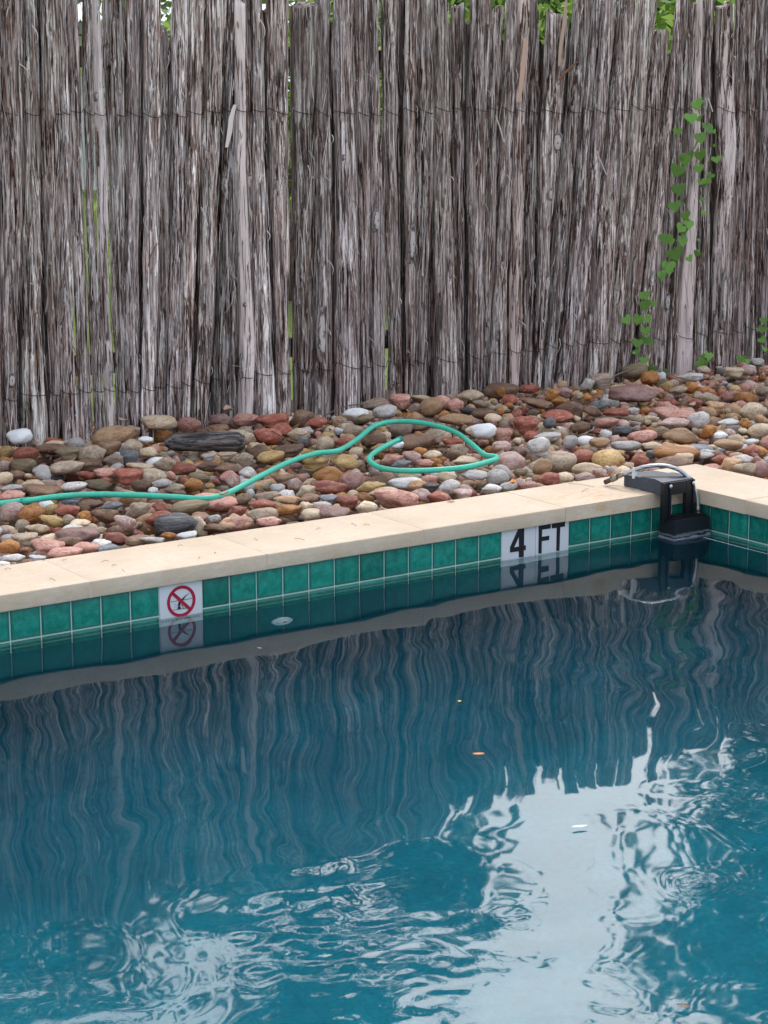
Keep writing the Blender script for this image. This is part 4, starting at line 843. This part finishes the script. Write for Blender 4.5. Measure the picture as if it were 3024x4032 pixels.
P(tube('hose_nut', [p0+Vector((0, 0, -.010)), p0+Vector((0, 0, -.002))], .0135, M_BRASS, fl, 6)); P(tube('inlet_stub', [Vector((p0.x, p0.y, .055)), p0+Vector((0, 0, -.010))], .0095, M_BLK, fl, 12))
e = hpth[-1]; dn = (Vector(at_y(C5[0]+120*C5[2], C5[1]+390*C5[2], .195))-e).normalized()
P(tube('hose_ferrule', [e-dn*.02, e+dn*.012], .0092, M_BRASS, fl, 12)); P(tube('coupling_nut', [e+dn*.012, e+dn*.018, e+dn*.036, e+dn*.040], [.009, .0135, .0135, .010], M_BRASS, fl, 6)); P(tube('threaded_end', [e+dn*.040, e+dn*.068], .0092, M_OLD, fl, 12))
cl = Vector(at_y(C5[0]+495*C5[2], C5[1]+235*C5[2], .098)); P(bm_obj('hose_clip', boxbm(cl.x-.009, cl.x+.009, cl.y-.006, cl.y+.004, .190, cl.z+.010), M_CLIP, fl, False, .003, 2))

# ------------------------------------------------------------------ litter on coping and water
def litter_leaf(name, px, py, z, L, Wd, rot, mat, label, curl=.3):
    vs, fs = [], []; n_ = 9
    for i in range(n_):
        t = i/(n_-1); ww = Wd*math.sin(math.pi*(t*.92+.04))**.8/2; x = (t-.5)*L; zz = curl*L*(t-.5)**2+.001
        vs += [(x, -ww, zz+ww*.35), (x, 0, zz), (x, ww, zz+ww*.4)]
    for i in range(n_-1): fs += [(3*i, 3*i+1, 3*i+4, 3*i+3), (3*i+1, 3*i+2, 3*i+5, 3*i+4)]
    o = mesh_obj(name, vs, fs, mat, None, True, loc=at_z(px, py, z)); o.rotation_euler = (0, 0, rot); tag(o, label, 'leaf')
M_OR = simple('orange_dry_leaf', (.60, .22, .03), .6, nscale=80); M_YE = simple('yellow_leaf', (.70, .48, .08), .6, nscale=80); M_BRL = simple('brown_dry_leaf', (.28, .12, .045), .7, nscale=80); M_PALE = simple('pale_green_petal', (.62, .72, .58), .6)
litter_leaf('fallen_leaf', 1885, 2972, ZW+.004, .030, .014, -.5, M_OR, 'curled orange leaf floating in the middle of the pool')
litter_leaf('fallen_leaf', 1810, 2763, ZW+.003, .012, .009, .3, M_YE, 'tiny yellow leaf floating nearer the wall than the orange one')
litter_leaf('fallen_leaf', 1775, 1977, .1525, .032, .012, -.5, M_BRL, 'small brown leaf on the back edge of the coping')
litter_leaf('fallen_leaf', 2282, 3258, ZW+.004, .036, .012, -.35, M_PALE, 'pale green leaf floating in the bright sky reflection')
litter_leaf('fallen_leaf', 2690, 3965, ZW+.004, .026, .014, -.9, simple('dark_wet_leaf', (.07, .03, .015), .5), 'dark brown leaf floating at the bottom right corner')
litter_leaf('fallen_leaf', 1023, 2553, ZW+.004, .016, .003, -1.0, simple('straw_yellow', (.75, .6, .3), .6), 'thin straw coloured needle floating in the coping reflection')
for n_, (px, py, z, s, rot, lab) in enumerate([(590, 1690, .232, .07, .4, 'rust brown dry leaf lying on the long cream boulder'), (492, 1660, .20, .07, 1.9, 'dark rust leaf upright against a stake behind the tan boulder'), (900, 1620, .215, .10, 1.2, 'broad pale brown dry leaf standing against the stakes'), (880, 1950, .185, .05, .2, 'yellow brown leaf touching the hose where it rises'), (1190, 1715, .18, .08, -.6, 'curled brown leaf left of the hose loop'), (2020, 1905, .165, .06, .9, 'russet curled leaf by the coping beyond the hose tip'), (1890, 1900, .17, .05, 2.2, 'folded brown leaf between pink stones behind the coping'), (2720, 1600, .17, .08, .3, 'dark brown dead leaf among the stones at right')]):
    litter_leaf('dry_leaf', px, py, z, s, s*.45, rot, [M_BRL, M_OR, simple('pale_dry_leaf', (.40, .27, .20), .8, nscale=70)][(n_*2) % 3 if n_ != 2 else 2], lab, .8)
ndl = tag(empty('pine_needles', (-1.5, .1, .152)), 'thin dry needles scattered on top of the coping', 'needles'); 
for (x1, y1, x2, y2) in [(18, 2241, 44, 2239), (245, 2209, 262, 2203), (196, 2278, 218, 2286), (400, 2212, 427, 2209), (440, 2229, 459, 2225), (783, 2200, 788, 2194), (1383, 2060, 1404, 2072), (1430, 2068, 1455, 2066), (480, 2245, 490, 2250), (1160, 2120, 1200, 2127), (2237, 1903, 2340, 1917), (2388, 1914, 2445, 1914), (2290, 1938, 2318, 1922), (845, 2180, 850, 2176), (2480, 1925, 2500, 1930), (700, 2150, 720, 2147), (1000, 2120, 1015, 2128), (1245, 2085, 1262, 2079)]:
    a, b = Vector(at_z(x1, y1, .1535)), Vector(at_z(x2, y2, .1535)); c = (a+b)/2+Vector((0, .003, .003)); childify(tube('needle', [a, c, b], .0007, M_BRL, ndl, 5), ndl)
def twig(pts, r, label):
    tw = tube('twig', spline([Vector(at_z(a, b, z)) for a, b, z in pts], 4), r, simple('lichen_twig', (.13, .11, .08), .9, nscale=60), None, 7); tag(tw, label, 'twig')
twig([(2360, 1590, .17), (2390, 1520, .20), (2420, 1480, .22), (2490, 1455, .22)], .004, 'lichen covered twig lying on stones against the fence below the vine')
twig([(2300, 1650, .175), (2420, 1640, .19), (2520, 1660, .18)], .003, 'thin dark twig lying across the stones at the right')
twig([(1270, 1640, .17), (1360, 1600, .21), (1450, 1590, .21)], .003, 'bare dark twig at the fence foot above the hose bend')
twig([(1060, 1690, .175), (1130, 1730, .175), (1170, 1740, .17)], .0025, 'short dark twig among the stones left of the hose arch')

# ------------------------------------------------------------------ trees and a pale building beyond the fence
k = NT('tree_leaves', .6, .3); r_ = k.n('ShaderNodeNewGeometry').outputs['Random Per Island']; k.color(k.ramp(r_, [(0., (.07, .12, .05)), (.6, (.14, .21, .07)), (1., (.26, .34, .10))])); M_TL = k.m
k = NT('bush_leaves', .6, .3); r_ = k.n('ShaderNodeNewGeometry').outputs['Random Per Island']; k.color(k.ramp(r_, [(0., (.08, .16, .02)), (.6, (.22, .36, .04)), (1., (.42, .55, .09))])); M_BL = k.m
M_TRUNK = simple('tree_trunk_bark', (.12, .09, .07), .9, .1, nscale=12)
def crown_mesh(seed, n, rad, flat, leaf):
    q = np.random.default_rng(seed); cl_ = q.normal(size=(26, 3)); cl_ /= np.linalg.norm(cl_, axis=1)[:, None]; cl_ *= q.uniform(.35, 1, 26)[:, None]*np.array([rad, rad, rad*flat])
    c = cl_[q.integers(0, 26, n)]+q.normal(size=(n, 3))*rad*.17; u = q.normal(size=(n, 3)); u /= np.linalg.norm(u, axis=1)[:, None]; w = np.cross(u, q.normal(size=(n, 3))); w /= np.linalg.norm(w, axis=1)[:, None]
    s = leaf*q.uniform(.6, 1.3, n)[:, None]; V = np.stack([c-u*s, c+w*s*.45, c+u*s, c-w*s*.45], 1).reshape(-1, 3); F = np.arange(n*4).reshape(-1, 4); return V, F, cl_
def tree(label, x, y, zc, rad, flat, n, seed, leaf=.1):
    t = tag(empty('tree', (x, y, .04)), label, 'tree', 'trees beyond the fence'); V, F, cl_ = crown_mesh(seed, n, rad, flat, leaf)
    o = mesh_obj('crown', V+np.array([0, 0, zc-.04]), F, M_TL, t)
    tube('trunk', [Vector((0, 0, 0)), Vector((.1, 0, zc*.4)), Vector((0, .1, zc*.8))], [rad*.09, rad*.07, rad*.04], M_TRUNK, t, 10)
    vs, fs = [], []
    for p in cl_[:9]:
        a, b = tube_data(spline([Vector((0, 0, zc*.5)), Vector(p)*.4+Vector((0, 0, zc*.8)), Vector(p)*.9+Vector((0, 0, zc-.04))], 3), rad*.018, 5); fs += [tuple(i+len(vs) for i in f_) for f_ in b]; vs += a
    mesh_obj('limbs', vs, fs, M_TRUNK, t, True)
def polar(px, dist):      # a place beyond the fence seen along picture column px
    a = YAW+math.atan((px-1512)/FPX); return CAM[0]+math.sin(a)*dist, CAM[1]+math.cos(a)*dist
for lab, px, dist, zc, rad, flat, n in (('broad dark oak beyond the left half of the fence', -60, 23, 6.2, 3.6, .92, 26000), ('dense oak beyond the middle of the fence', 1260, 21, 6.4, 2.05, 1.8, 26000), ('low leafy oak directly behind the fence, right of the middle', 2250, 19, 2.2, 2.4, .60, 15000),
        ('tall oak beyond the right end of the fence', 3740, 20, 6.4, 3.3, 1.35, 26000), ('far oak beyond the left end of the fence', -1500, 24, 6.4, 4.0, .9, 16000), ('far dark oak standing behind the two left ones', 560, 32, 8.0, 4.8, .95, 16000)):
    x, y = polar(px, dist); tree(lab, x, y, zc, rad, flat, n, int(dist*10+rad*7), .11)
def bush(label, px, dist, h, rad, seed):
    x, y = polar(px, dist); V, F, _ = crown_mesh(seed, 7000, rad, h/rad/2, .05); t = tag(empty('bush', (x, y, .04)), label, 'bush'); V[:, 2] = np.abs(V[:, 2]+h/2-.04); mesh_obj('foliage', V, F, M_BL, t)
    tube('stem', [Vector((0, 0, 0)), Vector((0, 0, h*.6))], .04, M_TRUNK, t, 6)
bush('bright green bush showing through gaps right of the fence middle', 2050, 15.5, 2.6, 1.7, 4); bush('bright green bush seen over the stake tops at the right', 2800, 15, 2.5, 1.5, 5); bush('light green bush showing in the gap near the third peeled stake', 1150, 15, 2.6, 1.6, 6)
x, y = polar(330, 34); bl = tag(empty('white_building', (x, y, .04)), 'long white building glimpsed through gaps at the left of the fence', 'building')
M_WH = simple('white_render', (.80, .82, .85), .8); mesh = bm_obj('wall', boxbm(-7, 4, 0, 4, .0, 2.6), M_WH, bl); mesh2 = bm_obj('roof', boxbm(-7.3, 4.3, -.3, 4.3, 2.62, 2.8), simple('grey_roof', (.4, .4, .42), .8), bl)
for wx in (-5, -2, 1): bm_obj('window', boxbm(wx, wx+1.1, -.02, .03, 1.0, 1.9), simple('window_glass', (.05, .07, .08), .1), bl)
